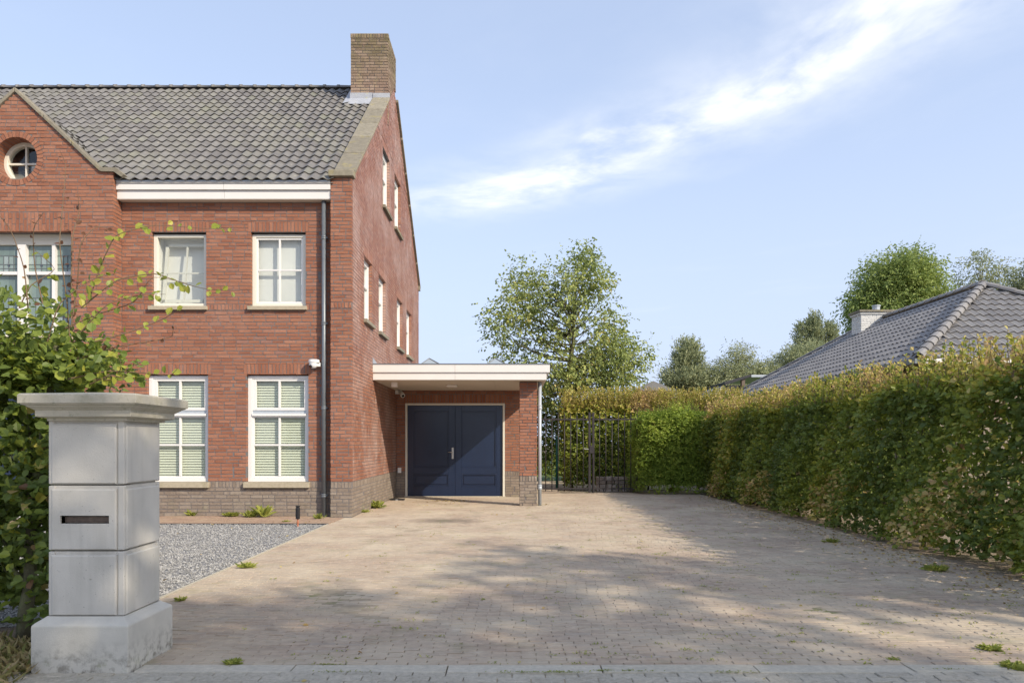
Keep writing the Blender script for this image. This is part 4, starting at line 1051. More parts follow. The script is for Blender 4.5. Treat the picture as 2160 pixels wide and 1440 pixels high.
# ================================================================== SMALL FITTINGS
def dome_cam(x, y, z, label, flip=1):
    t = thing('security_camera', (x, y, z), label, 'security camera')
    G().lathe((x, y, z), [(0, .055), (.10, .055), (.108, .045), (.108, .0), (.09, -.012)], 20).mk('housing', 'white_plastic', t, smooth=False)
    b = G().lathe((x-.01, y-.01, z), [(.088, -.012), (.085, -.05), (.07, -.085), (.045, -.11), (0, -.12)], 20).mk('camera_ball', 'white_plastic', t, smooth=True)
    d = Vector((-.5, -.75, -.45)).normalized(); p = Vector((x-.01, y-.01, z-.045))
    G().tube([p+d*.05, p+d*.092], [.034, .030], 12).mk('lens', 'glass_lens', b)
    G().box(x+.04, x+.12, y+.02, y+.12, z-.075, z+.0).mk('wall_bracket', 'white_plastic', t, bevel=.004)
dome_cam(-3.955, YF-.115, 3.075, 'white dome camera on the front wall beside the dark downpipe')
t = thing('security_camera', (-3.10, 20.0, 2.85), 'white bullet camera in the corner under the porch ceiling', 'security camera')
G().box(-3.17, -3.02, 20.05, 20.12, 2.80, 2.90).mk('wall_bracket', 'white_plastic', t, bevel=.004)
G().tube([(-3.03, 20.04, 2.86), (-2.96, 19.92, 2.78), (-2.93, 19.86, 2.74)], [.05, .062, .058], 14).mk('housing', 'white_plastic', t, smooth=False)
G().tube([(-2.932, 19.864, 2.742), (-2.925, 19.85, 2.733)], [.04, .038], 12).mk('lens', 'glass_lens', t)
t = thing('garden_lamp', (-3.78, 13.05, 0), 'short black garden lamp on a copper stake at the gravel edge', 'lamp')
G().lathe((-3.78, 13.05, .13), [(0, 0), (.034, 0), (.038, .01), (.038, .19), (.030, .20), (.030, .215), (.040, .22), (.040, .235), (0, .24)], 16).mk('lamp_body', 'black_plastic', t)
G().lathe((-3.78, 13.05, .0), [(.016, -.02), (.016, .06), (.024, .065), (.024, .08), (.014, .085), (.014, .13)], 10).mk('stake', 'copper', t)
t = G(); t.lathe((-3.02, 19.1, 0), [(0, .045), (.11, .045), (.15, .03), (.16, 0)], 14); t.box(-3.0, -2.78, 18.98, 19.2, 0, .035)
t.mk('rubber_mat', 'black_plastic', None, label='small flat black rubber mat lying by the porch side wall', cat='mat')

# ================================================================== PILLAR
def pillar():
    t = thing('gate_pillar', (-2.75, 5.0, 0), 'square concrete gate pillar with moulded cap and letter slot', 'pillar')
    x0, x1, y0, y1 = -3.06, -2.44, 4.70, 5.32; a0, a1, b0, b1 = -3.00, -2.495, 4.765, 5.265
    def fr4(levels):
        g = G(); P = []; Q = []
        for (ins, z) in levels:
            P += [(x0+ins, y0+ins, z), (x1-ins, y0+ins, z), (x1-ins, y1-ins, z), (x0+ins, y1-ins, z)]
        for i in range(len(levels)-1):
            for k in range(4): Q.append([i*4+k, i*4+(k+1) % 4, i*4+4+(k+1) % 4, i*4+4+k])
        Q.append([len(P)-4, len(P)-3, len(P)-2, len(P)-1]); Q.append([3, 2, 1, 0]); g.add(P, Q); return g
    fr4([(0, -.03), (0, .300), (.012, .312), (.062, .348)]).mk('base', 'concrete_base', t, bevel=.006)
    # shaft: recessed core, corner strips and panels that stand proud
    def core(z0, z1, ins): return G().box(a0+ins, a1-ins, b0+ins, b1-ins, z0, z1)
    zs = [(.350, .764), (.772, 1.189), (1.197, 1.610)]
    sx0, sx1, sz0, sz1 = (126-1080)/327.7, (229-1080)/327.7, (935-1104)/327.7+EYE, (935-1087)/327.7+EYE
    c = .018; cs = .052
    for i, (za, zb) in enumerate(zs):
        z1_ = zb
        g = G()
        if i != 1: g.box(a0+.016, a1-.016, b0+.016, b1-.016, za, zb)
        else:      # hollow behind the letter slot
            g.box(a0+.016, sx0, b0+.016, b1-.016, za, zb); g.box(sx1, a1-.016, b0+.016, b1-.016, za, zb)
            g.box(sx0, sx1, b0+.016, b1-.016, za, sz0); g.box(sx0, sx1, b0+.016, b1-.016, sz1, zb); g.box(sx0, sx1, b0+.1, b1-.016, sz0, sz1)
        blk = g.mk('block', 'concrete', t)
        # corner strips
        for sx in (a0, a1):
            for sy in (b0, b1):
                w = cs*.8; X0, X1 = (sx+.008, sx+.008+w) if sx == a0 else (sx-.008-w, sx-.008); Y0, Y1 = (sy+.008, sy+.008+w) if sy == b0 else (sy-.008-w, sy-.008)
                G().box(X0, X1, Y0, Y1, za+.001, zb-.001).mk('corner_strip', 'concrete', blk, bevel=.006)
        # raised bevelled panels on four sides
        pz0, pz1 = za+.004, zb-.022
        def panel(fr, u0, u1, slot=None):
            P = []; 
            def rect(e, n): return [(u0+e, n, pz0+e*.6), (u1-e, n, pz0+e*.6), (u1-e, n, pz1-e), (u0+e, n, pz1-e)]
            P = rect(0, -.017)+rect(0, -.006)+rect(.010, .0)
            Q = [[k, (k+1) % 4, (k+1) % 4+4, k+4] for k in range(4)]+[[4+k, 4+(k+1) % 4, 8+(k+1) % 4, 8+k] for k in range(4)]
            g = G()
            if slot is None: Q.append([8, 9, 10, 11])
            else:
                s0, s1, q0, q1 = slot; P += [(s0, 0, q0), (s1, 0, q0), (s1, 0, q1), (s0, 0, q1)]+[(s0, -.09, q0), (s1, -.09, q0), (s1, -.09, q1), (s0, -.09, q1)]
                Q += [[8+k, 8+(k+1) % 4, 12+(k+1) % 4, 12+k] for k in range(4)]+[[12+k, 12+(k+1) % 4, 16+(k+1) % 4, 16+k] for k in range(4)]
            g.add(fr(np.array(P, float)), Q); return g.mk('panel', 'concrete', blk)
        fs = frame((0, b0, 0), (1, 0, 0), (0, -1, 0)); panel(fs, a0+.028, a1-cs-.004, (sx0, sx1, sz0, sz1) if i == 1 else None)
        panel(frame((0, b1, 0), (1, 0, 0), (0, 1, 0)), a0+.028, a1-.028)
        panel(frame((a1, 0, 0), (0, 1, 0), (1, 0, 0)), b0+.028, b1-.028); panel(frame((a0, 0, 0), (0, 1, 0), (-1, 0, 0)), b0+.028, b1-.028)
        if i == 1:
            g = G(); g.box(sx0+.004, sx1-.004, b0+.045, b0+.05, sz0+.002, sz1-.01); s = g.mk('letter_flap', 'rust_dark', blk)
    G().box(a0+.03, a1-.03, b0+.12, b1-.03, .34, 1.64).mk('core', 'concrete', t)
    # moulded cap
    X0, X1, Y0, Y1 = -3.10, -2.355, 4.63, 5.38
    lv = [(.115, 1.605), (.115, 1.622), (.088, 1.626), (.068, 1.632), (.068, 1.672), (.062, 1.674), (.052, 1.682), (.036, 1.692), (.030, 1.700), (.012, 1.706), (.012, 1.711), (0, 1.713), (0, 1.766), (.01, 1.775), (.30, 1.800)]
    P = []; Q = []
    for ins, z in lv: P += [(X0+ins, Y0+ins, z), (X1-ins, Y0+ins, z), (X1-ins, Y1-ins, z), (X0+ins, Y1-ins, z)]
    for i in range(len(lv)-1):
        for k in range(4): Q.append([i*4+k, i*4+(k+1) % 4, i*4+4+(k+1) % 4, i*4+4+k])
    Q += [[len(P)-4+k for k in range(4)], [3, 2, 1, 0]]
    G().add(P, Q).mk('cap', 'concrete_cap', t, bevel=.003)
pillar()

# ================================================================== GATE, LOW WALL, POST
def gate():
    Y = 21.7; s = F/Y
    def X(p): return (p-1080)/s
    t = thing('metal_gate', (X(1245), Y, 0), 'dark metal bar gate of two leaves beside the garage', 'gate')
    zt = EYE+(935-871)/s; zr = EYE+(935-884)/s; zb = EYE+(935-1030)/s
    def leaf(x0, x1, bars, lab):
        l = G().box(x0, x1, Y-.014, Y+.014, zr-.022, zr+.022).mk('gate_leaf', 'gate_metal', t, label=lab); G().box(x0, x1, Y-.014, Y+.014, zb-.02, zb+.02).mk('rail', 'gate_metal', l)
        b0 = None
        for i, x in enumerate(bars):
            if b0 is None:
                g = G(); g.tube([(x, Y, .06), (x, Y, zt-.05)], .0135, 8); g.tube([(x, Y, zt-.05), (x, Y, zt+.03)], [.013, .002], 6); b0 = g.mk('bar', 'gate_metal', l, smooth=True); bx = x
            else:
                c = b0.copy(); COL.objects.link(c); c.parent = l; c.location = b0.location+Vector(((x-bx)*U, 0, 0)); WL[c.name] = WL[b0.name]
        return l
    l1 = leaf(X(1140), X(1240), [X(1151+13.2*i) for i in range(7)], 'left gate leaf with the lever handle')
    l2 = leaf(X(1255), X(1352), [X(1264.6+13.2*i) for i in range(7)], 'right gate leaf disappearing into the bush')
    for p, l in ((1243.5, l1), (1251.5, l2)):
        G().box(X(p)-.032, X(p)+.032, Y-.03, Y+.03, .02, zt+.02).mk('stile', 'gate_metal', l, bevel=.004)
    zl = EYE+(935-947)/s
    b = G().box(X(1243), X(1253.5), Y-.05, Y-.031, zl-.12, zl+.10).mk('lock_box', 'gate_metal', l1, bevel=.005)
    G().tube([(X(1241), Y-.06, zl), (X(1238), Y-.09, zl), (X(1231), Y-.09, zl+.015)], .014, 8).mk('handle', 'steel', l1)
    G().box(X(1136), X(1140), Y-.03, Y+.03, 0, zt).mk('post', 'gate_metal', t)
    G().tube([(X(1251.5), Y-.04, 1.05), (X(1251.5), Y-.04, .02)], .02, 8).mk('drop_bolt', 'gate_metal', l2)
    t2 = thing('low_stone_wall', (3.0, 22.5, 0), 'low weathered stone wall behind the right gate leaf', 'wall')
    r = random.Random(3); z = 0
    for j in range(4):
        x = 2.56
        while x < 3.9:
            w = r.uniform(.18, .36); G().boxes([[x, 22.4, z]], [[x+w-.02, 22.62+r.uniform(-.02, .02), z+.105]], None, .007).mk('stone', 'stone_wall', t2, bevel=.01); x += w
        z += .115
    t3 = thing('fence_post', (px(1175, 1010, 65)[0], 24, 0), 'teal green tubular post standing on the path behind the gate', 'post')
    G().tube([(px(1175, 0, 65)[0], 24, 0), (px(1175, 0, 65)[0], 24, EYE+(935-922)/65)], .045, 10).mk('tube', 'green_plastic', t3, smooth=True)
    G().lathe((px(1175, 0, 65)[0], 24, EYE+(935-922)/65), [(.05, -.02), (.05, .01), (0, .02)], 10).mk('cap', 'green_plastic', t3)
gate()

# ================================================================== BUNGALOW AND SHEDS
def bungalow():
    t = thing('bungalow', (11.75, 20, 0), 'low neighbouring bungalow with hipped grey tile roof behind the hedge', 'house')
    x0, y0, z0 = 8.15, 14.86, 3.155; w = 3.6; zr = 5.39; y1 = 28.0; x1 = x0+2*w
    rise = zr-z0
    g = G(); g.box(x0+.5, x1-.5, y0+.5, y1-.5, -.05, z0-.1); wall = g.mk('wall', 'plinth_brick', t)
    g = G(); A = (x0, y0, z0-.04); B = (x1, y0, z0-.04); C = (x1, y1, z0-.04); D = (x0, y1, z0-.04); E = (x0+w, y0+w, zr-.04); Fp = (x0+w, y1-w, zr-.04)
    g.add([A, B, C, D, E, Fp], [[0, 4, 5, 3], [1, 2, 5, 4], [0, 1, 2, 3]], [[0, 1, 4], [2, 3, 5]]); roof = g.mk('roof', 'bungalow_tile', t)
    def kl(c): d = c[0]-x0; return c[1] > y0+d-.02 and c[1] < y1-d+.02 and d < w-.03
    def kn(c): d = c[1]-y0; return c[0] > x0+d-.02 and c[0] < x1-d+.02 and d < w-.03
    L = math.hypot(w, rise)
    # orient so that (u, v, n) is right handed
    tile_plane((x0, y1, z0), (0, -1, 0), (w, 0, rise), y1-y0, L, .205, .325, kl, 'bungalow_tile', roof, 170, .017)
    tile_plane((x0, y0, z0), (1, 0, 0), (0, w, rise), 2*w, L, .205, .325, kn, 'bungalow_tile', roof, 130, .02)
    def ridge(a, b, n, r=.11):
        a, b = Vector(a), Vector(b); d = (b-a)/n
        for i in range(n):
            p = a+d*i; q = p+d*1.08; side = d.cross(Vector((0, 0, 1))).normalized(); up = side.cross(d).normalized(); P = []; Q = []; K = 6
            for c, rr in ((p, r*1.12), (q, r*.88)):
                for k in range(K+1):
                    an = math.pi*k/K; P.append(tuple(c+side*math.cos(an)*rr+up*(math.sin(an)*rr*.9-.02)))
            V0 = len(P); P += [tuple(Vector(P[k])*.86+Vector(p)*.14) for k in range(K+1)]
            for k in range(K): Q += [[k, k+1, K+2+k, K+1+k], [k, V0+k, V0+k+1, k+1]]
            G().add(P, Q).mk('ridge_tile', 'bungalow_tile_one', roof, smooth=False)
    ridge((x0, y0, z0+.05), (x0+w, y0+w, zr+.05), 15); ridge((x1, y0, z0+.05), (x0+w, y0+w, zr+.05), 15)
    ridge((x0+w, y0+w, zr+.06), (x0+w, y1-w, zr+.06), 17); ridge((x0, y1, z0+.05), (x0+w, y1-w, zr+.05), 15, .08)
    G().box(x0-.08, x1+.08, y0-.12, y0, z0-.10, z0-.0).mk('gutter', 'white_board', t)
    G().box(x0-.12, x0, y0-.12, y1, z0-.10, z0-.0).mk('gutter', 'zinc', t)
    # chimney in white painted brick
    cx0, cx1, cy0, cy1 = 11.0, 12.0, 23.3, 23.95; ct = EYE+(935-654)/66.9
    c = G().box(cx0+.01, cx1-.01, cy0+.01, cy1-.01, 4.0, ct-.01).mk('chimney', 'white_brick', t)
    gs = {}
    put_bricks(gs, frame((0, cy0, 0), (1, 0, 0), (0, -1, 0)), brick_field(const(cx0), const(cx1), 4.5, ct-.14, [], seed=3), 'white_brick')
    put_bricks(gs, frame((cx0, 0, 0), (0, 1, 0), (-1, 0, 0)), brick_field(const(cy0+.1), const(cy1), 4.3, ct-.14, [], seed=3), 'white_brick')
    gs['white_brick'].mk('brickwork', 'white_brick', c, kind='stuff')
    G().box(cx0-.04, cx1+.04, cy0-.04, cy1+.04, ct-.13, ct-.07).mk('cap', 'white_brick', c)
    G().box(cx0-.08, cx1+.08, cy0-.08, cy1+.08, ct-.065, ct).mk('cap', 'coping_stone', c)
    G().lathe((11.62, 23.6, ct), [(.11, 0), (.11, .16), (.13, .165), (.13, .2), (0, .2)], 14).mk('chimney_pot', 'zinc_light', c)
    G().box(cx0-.02, cx1+.02, cy0-.016, cy0-.004, 4.6, 5.02).mk('flashing', 'lead', c)
    # dark pergola / flat roof beyond the hedge
    s = 45.; X = lambda p: (p-1080)/s; Z = lambda q: (935-q)/s+EYE; Yd = F/s
    t = thing('pergola', (X(1590), Yd, 0), 'dark timber flat roofed pergola just above the hedge left of the bungalow roof', 'pergola')
    G().box(X(1585), X(1660), Yd, Yd+4, Z(795), Z(790)).mk('roof', 'zinc_light', t)
    G().prism([(X(1530), Z(812)), (X(1584), Z(794)), (X(1584), Z(789)), (X(1528), Z(806))], Yd, Yd+3).mk('roof', 'dark_wood', t)
    G().box(X(1566), X(1573), Yd+.1, Yd+.3, 0, Z(796)).mk('post', 'rust_dark', t); G().box(X(1640), X(1646), Yd+.1, Yd+.3, 0, Z(796)).mk('post', 'rust_dark', t)
    G().box(X(1534), X(1565), Yd+.2, Yd+.3, 0, Z(812)).mk('side_panel', 'dark_wood', t)
    s = 52.; X = lambda p: (p-1080)/s; Z = lambda q: (935-q)/s+EYE; Yd = F/s
    t = thing('garden_shed', (X(1523), Yd, 0), 'little shed gable with white barge boards peeping over the hedge', 'shed')
    G().box(X(1500), X(1545), Yd+.05, Yd+3, 0, Z(842)).mk('wall', 'dark_wood', t)
    for sg in (-1, 1):
        P = [(X(1523), Z(816)), (X(1523+sg*26), Z(842)), (X(1523+sg*26), Z(847)), (X(1523), Z(821))]
        G().prism(P if sg > 0 else P[::-1], Yd, Yd+.06).mk('barge_board', 'white_board', t)
        P = [(X(1523), Z(814)), (X(1523+sg*29), Z(843)), (X(1523+sg*29), Z(845)), (X(1523), Z(816))]
        G().prism(P if sg > 0 else P[::-1], Yd-.03, Yd+3.2).mk('roof', 'bungalow_tile', t)
    G().prism([(X(1499), Z(842)), (X(1547), Z(842)), (X(1523), Z(819))], Yd+.07, Yd+.1).mk('gable', 'stone_wall', t)
    s = 30.; X = lambda p: (p-1080)/s; Z = lambda q: (935-q)/s+EYE; Yd = F/s
    t = thing('distant_house', (X(1395), Yd, 0), 'distant grey roof slope between the walnut tree and the far shrubs', 'house')
    G().box(X(1345), X(1418), Yd+.3, Yd+8, 0, Z(822)).mk('wall', 'red_brick', t)
    G().prism([(X(1330), Z(824)), (X(1430), Z(824)), (X(1378), Z(803))], Yd, Yd+9).mk('roof', 'bungalow_tile', t)
bungalow()

# ================================================================== HEDGES
def t_right(P):
    t = rng.normal(.24, .12, len(P))
    t = t+.17*np.sin(P[:, 1]*1.9+P[:, 2]*1.6+np.sin(P[:, 1]*.7))+.09*np.sin(P[:, 1]*4.7+P[:, 2]*2)
    top = np.clip((P[:, 2]-2.0)/.35, 0, 1.15); t = t+top*rng.normal(.40, .14, len(P))
    brown = (np.sin(P[:, 1]*.9+2.2)*np.sin(P[:, 2]*2.3+P[:, 1]) > .55) & (rng.random(len(P)) < .45); t = np.where(brown, rng.uniform(.8, .98, len(P)), t)
    far = np.clip((P[:, 1]-16.5)/3, 0, 1); t = t+far*rng.normal(.16, .15, len(P)); return np.minimum(t, rng.uniform(.80, .955, len(P)))
hedge('beech_hedge', 'long tall beech hedge along the right of the driveway, its top turning yellow', (5.5, 6.45, 5.3, 21.3, .0, 2.24),
      [(0, -1, 125), (2, 1, 95), (1, -1, 60), (0, 1, 40), (1, 1, 40)], .078, 'beech_leaf', t_right, nleaf=7, nsingle=300, shoots=1500, shoot_h=.50,
      stems=[(5.85+random.uniform(-.1, .15), y) for y in np.arange(5.6, 21, .62)], amp=.20, bare=.08, core=.5)
def t_back(P):
    t = rng.normal(.38, .14, len(P)); top = np.clip((P[:, 2]-2.0)/.6, 0, 1.2); t = t+top*rng.normal(.33, .12, len(P))
    b = (np.abs(P[:, 0]-4.3+.3*np.sin(P[:, 2]*3)) < .35) & (P[:, 2] > 1.9) & (rng.random(len(P)) < .7); return np.where(b, rng.uniform(.82, .95, len(P)), np.minimum(t, rng.uniform(.74, .9, len(P))))
hedge('beech_hedge', 'golden topped beech hedge crossing behind the metal gate', (1.62, 7.4, 23.0, 24.0, .0, 2.6),
      [(1, -1, 120), (2, 1, 110), (0, -1, 80)], .075, 'beech_leaf', t_back, nleaf=6, shoots=1300, shoot_h=.62, stems=[(x, 23.4) for x in np.arange(1.9, 7.2, .8)], amp=.09, bare=.1)
def t_far(P): return rng.normal(.25, .12, len(P))
hedge('green_hedge', 'dark green clipped hedge at the end of the path behind the gate', (.1, 9., 29.5, 30.3, .0, 3.1),
      [(1, -1, 110), (2, 1, 60)], .085, 'beech_leaf', t_far, nleaf=6, amp=.06)
def t_bush(P): return np.clip(rng.normal(.5, .2, len(P))+.18*np.sin(P[:, 0]*5)*np.sin(P[:, 2]*4), 0, 1)
hedge('green_bush', 'bright green small leaved bush spilling over the gate between the two beech hedges', (3.60, 5.85, 21.0, 22.2, .05, 2.45),
      [(1, -1, 260), (2, 1, 240), (0, -1, 200)], .045, 'privet_leaf', t_bush, nleaf=8, shoots=160, shoot_h=.28, amp=.2, cat='bush', asp=.9, bare=.05, droop=.7, rnd=True)

def left_hedge():
    root = hedge('beech_hedge', 'beech hedge behind the concrete pillar with long loose twigs reaching over the house front', (-7.5, -3.32, 5.38, 6.2, .0, 2.12),
      [(1, -1, 165), (2, 1, 140), (0, 1, 130)], .078, 'beech_leaf', lambda P: np.clip(rng.normal(.15, .15, len(P))+.12*np.clip(P[:, 2]-1.6, 0, 1), 0, 1), nleaf=7, nsingle=170,
      shoots=0, stems=[(-3.68, 5.62), (-4.35, 5.7), (-5.0, 5.7), (-3.5, 5.85)], amp=.12, bare=.34)
    # trunk seen beside the pillar foot
    g = G(); g.tube([(-3.56, 5.40, -.02), (-3.55, 5.40, .25), (-3.53, 5.42, .42), (-3.58, 5.5, .9), (-3.5, 5.55, 1.6), (-3.45, 5.6, 2.2)], [.062, .05, .045, .038, .03, .018], 10)
    g.tube([(-3.53, 5.42, .40), (-3.66, 5.44, .52), (-3.78, 5.5, .75)], [.03, .02, .012], 7); g.mk('stem', 'bark', root, smooth=True)
    # loose crown above the clipped part, thinning upwards
    n = 560; x = rng.uniform(-4.8, -2.98, n); z = 1.95+rng.random(n)**1.7*.62; y = rng.uniform(5.35, 6.0, n)
    lim = 1.95+.6*np.clip((-2.86-x)/.75, .08, 1); ok = z < lim; C = np.stack([x, y, z], 1)[ok]
    P, L, N, S = sprays(C, rng.normal(0, .6, C.shape)+np.array([.2, -.2, .5]), 5, .038, .070, up=.5, out=np.array([0, -.4, 0]))
    # long twigs, given as picture points at a real distance
    tw = G(); PL = [P]; LL = [L]; NL = [N]; SL = [S]; TL = [np.clip(rng.normal(.27, .17, len(P)), 0, 1)]
    T = [([(185, 640), (215, 560), (255, 500), (330, 475), (410, 470), (490, 474)], .54, 1.), ([(170, 650), (250, 590), (320, 572), (370, 590), (440, 612), (528, 626)], .58, 1.),
         ([(150, 760), (146, 640), (138, 520), (130, 440), (112, 330), (110, 306)], 1., .8), ([(150, 690), (165, 600), (185, 520), (210, 480), (228, 474)], 1., 1.1),
         ([(150, 620), (150, 500), (147, 440), (152, 400)], 1., .9), ([(120, 700), (200, 660), (290, 640), (340, 590), (400, 600)], .45, .9),
         ([(160, 760), (240, 735), (300, 720), (345, 705), (362, 688)], 1., .7), ([(140, 800), (220, 780), (300, 785), (370, 795), (400, 782)], .55, .8),
         ([(200, 720), (260, 700), (330, 670), (395, 655)], .55, .9), ([(60, 660), (40, 560), (20, 480), (5, 440)], .98, .6),
         ([(90, 640), (70, 560), (90, 490), (115, 460)], .98, .6), ([(40, 650), (60, 600), (100, 560), (60, 520)], .5, .8),
         ([(180, 800), (240, 800), (270, 770), (262, 740)], .6, .8), ([(170, 700), (230, 640), (285, 615), (330, 612)], .45, 1.1),
         ([(100, 720), (130, 640), (175, 585), (240, 560)], .4, 1.1), ([(190, 810), (250, 790), (300, 815)], .55, .8)]
    for pts, tn, dens in T:
        s = rng.uniform(272, 292); Q3 = [Vector(px(X, Y, s)) for X, Y in pts]
        for i, q in enumerate(Q3): q.y += .25*math.sin(i*1.3+s)*i/len(Q3)
        # smooth the polyline
        sm = []
        for i in range(len(Q3)-1):
            for k in range(4): sm.append(Q3[i].lerp(Q3[i+1], k/4))
        sm.append(Q3[-1]); sm = [sm[0]]+[(sm[i-1]+sm[i]*2+sm[i+1])/4 for i in range(1, len(sm)-1)]+[sm[-1]]
        m = len(sm); tw.tube(sm, [.0042*(1-i/m)+.0012 for i in range(m)], 5, False)
        ln = sum((sm[i+1]-sm[i]).length for i in range(m-1)); nl = int(ln/.052*dens)
        for k in range(nl):
            f = (k+.5)/nl; p = sm[int(f*(m-1))]; d = (sm[min(int(f*(m-1))+1, m-1)]-sm[max(int(f*(m-1))-1, 0)]).normalized()
            if random.random() < .25*f: continue
            side = d.cross(Vector((random.uniform(-.5, .5), -1, .4))).normalized()*(1 if k % 2 else -1)
            PL.append(np.array([p])+rng.normal(0, .01, (1, 3))); LL.append(np.array([d*.5+side*.8])+rng.normal(0, .3, (1, 3))+[0, 0, -.15]); NL.append(np.array([[0, -.6, .5]])+rng.normal(0, .4, (1, 3)))
            SL.append(np.array([rng.uniform(.045, .09)*(1-.25*f)*(.62 if tn > .95 else 1)])); TL.append(np.clip(rng.normal(tn, .08 if tn < .9 else .02, 1), 0, 1))
    P, L, N, S, TI = (np.concatenate(a) for a in (PL, LL, NL, SL, TL))
    a = tw.mk('twigs', 'twig', root, smooth=True, kind='stuff')
    n0 = len(PL[0]); idx = np.arange(len(P)); one = idx[n0:]
    # twig leaves drawn one by one
    Wd, L2, N2 = frames(L[one], N[one])
    bands = []
    for k, c in enumerate((.2, .45, .58, .7, 1.)):
        me = mesh_np('leaf', LEAF*np.array([1.15, 1, 1])*U, LQ, np.zeros((0, 3), int), np.full(2, c), np.zeros(0), False); me.materials.append(MATS['beech_leaf']); bands.append(me)
    lim = min(len(one), 130)
    sel = rng.permutation(len(one))
    for j in sel[:lim]:
        M = Matrix(np.stack([Wd[j], L2[j], N2[j]], 1).tolist()); ti = TI[one][j]; b = bands[int(np.argmin(np.abs(np.array((.2, .45, .58, .7, 1.))-ti)))]
        single('leaf', b, P[one][j], root, M.to_euler(), float(S[one][j]))
    keep = np.concatenate([np.arange(n0), one[sel[lim:]]])
    g = G(); leaves_add(g, P[keep], L[keep], N[keep], S[keep], TI[keep], 1.15); g.mk('foliage', 'beech_leaf', root, kind='stuff')
left_hedge()

# ================================================================== TREES
def PX(X, Y, s, rx, rz, w=1., ry=None):
    c = px(X, Y, s); return (c[0], c[1], c[2], rx/s, (ry or rx)/s, rz/s, w)
s = 56.
tree('walnut_tree', 'loose walnut tree with open crown standing right behind the garage', (px(1196, 0, s)[0], F/s, 0), (-.05, 0, 3.4),
     [PX(1195, 640, s, 95, 95, 2.2), PX(1100, 700, s, 80, 80, 1.8), PX(1275, 745, s, 90, 80, 3.4), PX(1160, 800, s, 90, 50, 1.3), PX(1310, 790, s, 55, 50, 1.4), PX(1130, 610, s, 60, 55, 1.), PX(1240, 575, s, 50, 45, .8), PX(1228, 548, s, 34, 32, .3)],
     140, 29, .13, 'tree_leaf', .15, spread=.44, asp=.8)
s = 38.
tree('robinia_tree', 'large fresh green tree rising behind the bungalow chimney', (px(1900, 0, s)[0], F/s, 0), (0, 0, 4.5),
     [PX(1890, 600, s, 70, 55, 2.2), PX(1840, 650, s, 45, 40, 1.2), PX(1960, 645, s, 45, 40, 1.2), PX(1895, 680, s, 95, 50, 2), PX(1925, 570, s, 40, 32, .8)], 200, 60, .17, 'robinia_leaf', .22, spread=.6, asp=.6)
s = 34.
tree('sparse_tree', 'thin sparse tree above the bungalow ridge, second from the right', (px(2070, 0, s)[0], F/s, 0), (0, 0, 7.2),
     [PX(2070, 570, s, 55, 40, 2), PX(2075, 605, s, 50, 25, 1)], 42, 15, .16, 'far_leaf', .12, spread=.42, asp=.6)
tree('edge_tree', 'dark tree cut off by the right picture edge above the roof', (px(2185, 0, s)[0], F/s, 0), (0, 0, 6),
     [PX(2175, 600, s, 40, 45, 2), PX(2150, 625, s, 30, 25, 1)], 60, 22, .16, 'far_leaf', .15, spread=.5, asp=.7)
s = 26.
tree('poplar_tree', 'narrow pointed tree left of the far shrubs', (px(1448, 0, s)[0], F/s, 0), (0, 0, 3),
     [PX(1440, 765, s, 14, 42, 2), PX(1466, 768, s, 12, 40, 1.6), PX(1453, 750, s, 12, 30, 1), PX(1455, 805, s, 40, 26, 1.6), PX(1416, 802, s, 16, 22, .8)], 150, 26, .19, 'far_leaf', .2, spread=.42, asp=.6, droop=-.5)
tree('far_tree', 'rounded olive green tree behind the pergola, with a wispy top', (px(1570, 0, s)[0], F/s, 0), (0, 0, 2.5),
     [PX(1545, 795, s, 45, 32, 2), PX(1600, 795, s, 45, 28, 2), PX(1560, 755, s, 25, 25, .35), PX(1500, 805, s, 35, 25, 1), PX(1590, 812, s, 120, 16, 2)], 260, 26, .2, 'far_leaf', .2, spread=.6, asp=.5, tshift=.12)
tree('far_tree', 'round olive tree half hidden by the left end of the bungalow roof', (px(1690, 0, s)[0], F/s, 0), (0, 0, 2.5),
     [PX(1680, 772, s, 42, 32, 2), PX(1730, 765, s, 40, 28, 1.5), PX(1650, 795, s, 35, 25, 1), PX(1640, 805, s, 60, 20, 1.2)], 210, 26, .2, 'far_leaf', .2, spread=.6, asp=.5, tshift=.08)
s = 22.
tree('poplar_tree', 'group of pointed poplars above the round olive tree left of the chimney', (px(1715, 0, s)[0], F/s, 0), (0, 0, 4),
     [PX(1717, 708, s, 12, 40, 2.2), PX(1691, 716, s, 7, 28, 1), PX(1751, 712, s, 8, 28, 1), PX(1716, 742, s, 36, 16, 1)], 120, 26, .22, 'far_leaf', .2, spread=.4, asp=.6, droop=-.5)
# street trees behind the photographer, to the right: their crowns throw the mottled shade
def street_tree(x, y, h, r, n, lab, seed):
    tree('street_tree', lab, (x, y, 0), (0, 0, h*.45), [(x, y, h, r, r, r*.7, 2), (x+r*.5, y-.3, h-.5, r*.6, r*.6, r*.5, 1), (x-r*.5, y+.4, h-.3, r*.6, r*.6, r*.5, 1)], n, 16, .30, 'tree_leaf', .18, spread=.75, asp=1., group='street trees behind the photographer')
street_tree(8.8, -5.8, 10.2, 1.8, 24, 'leafy street tree behind the camera shading the pillar', 1)
street_tree(13.4, -6.2, 11.6, 2.0, 21, 'tall street tree behind the camera shading the front paving', 2)

street_tree(16.0, -3.9, 12.2, 1.1, 9, 'slender street tree furthest right behind the camera', 3)

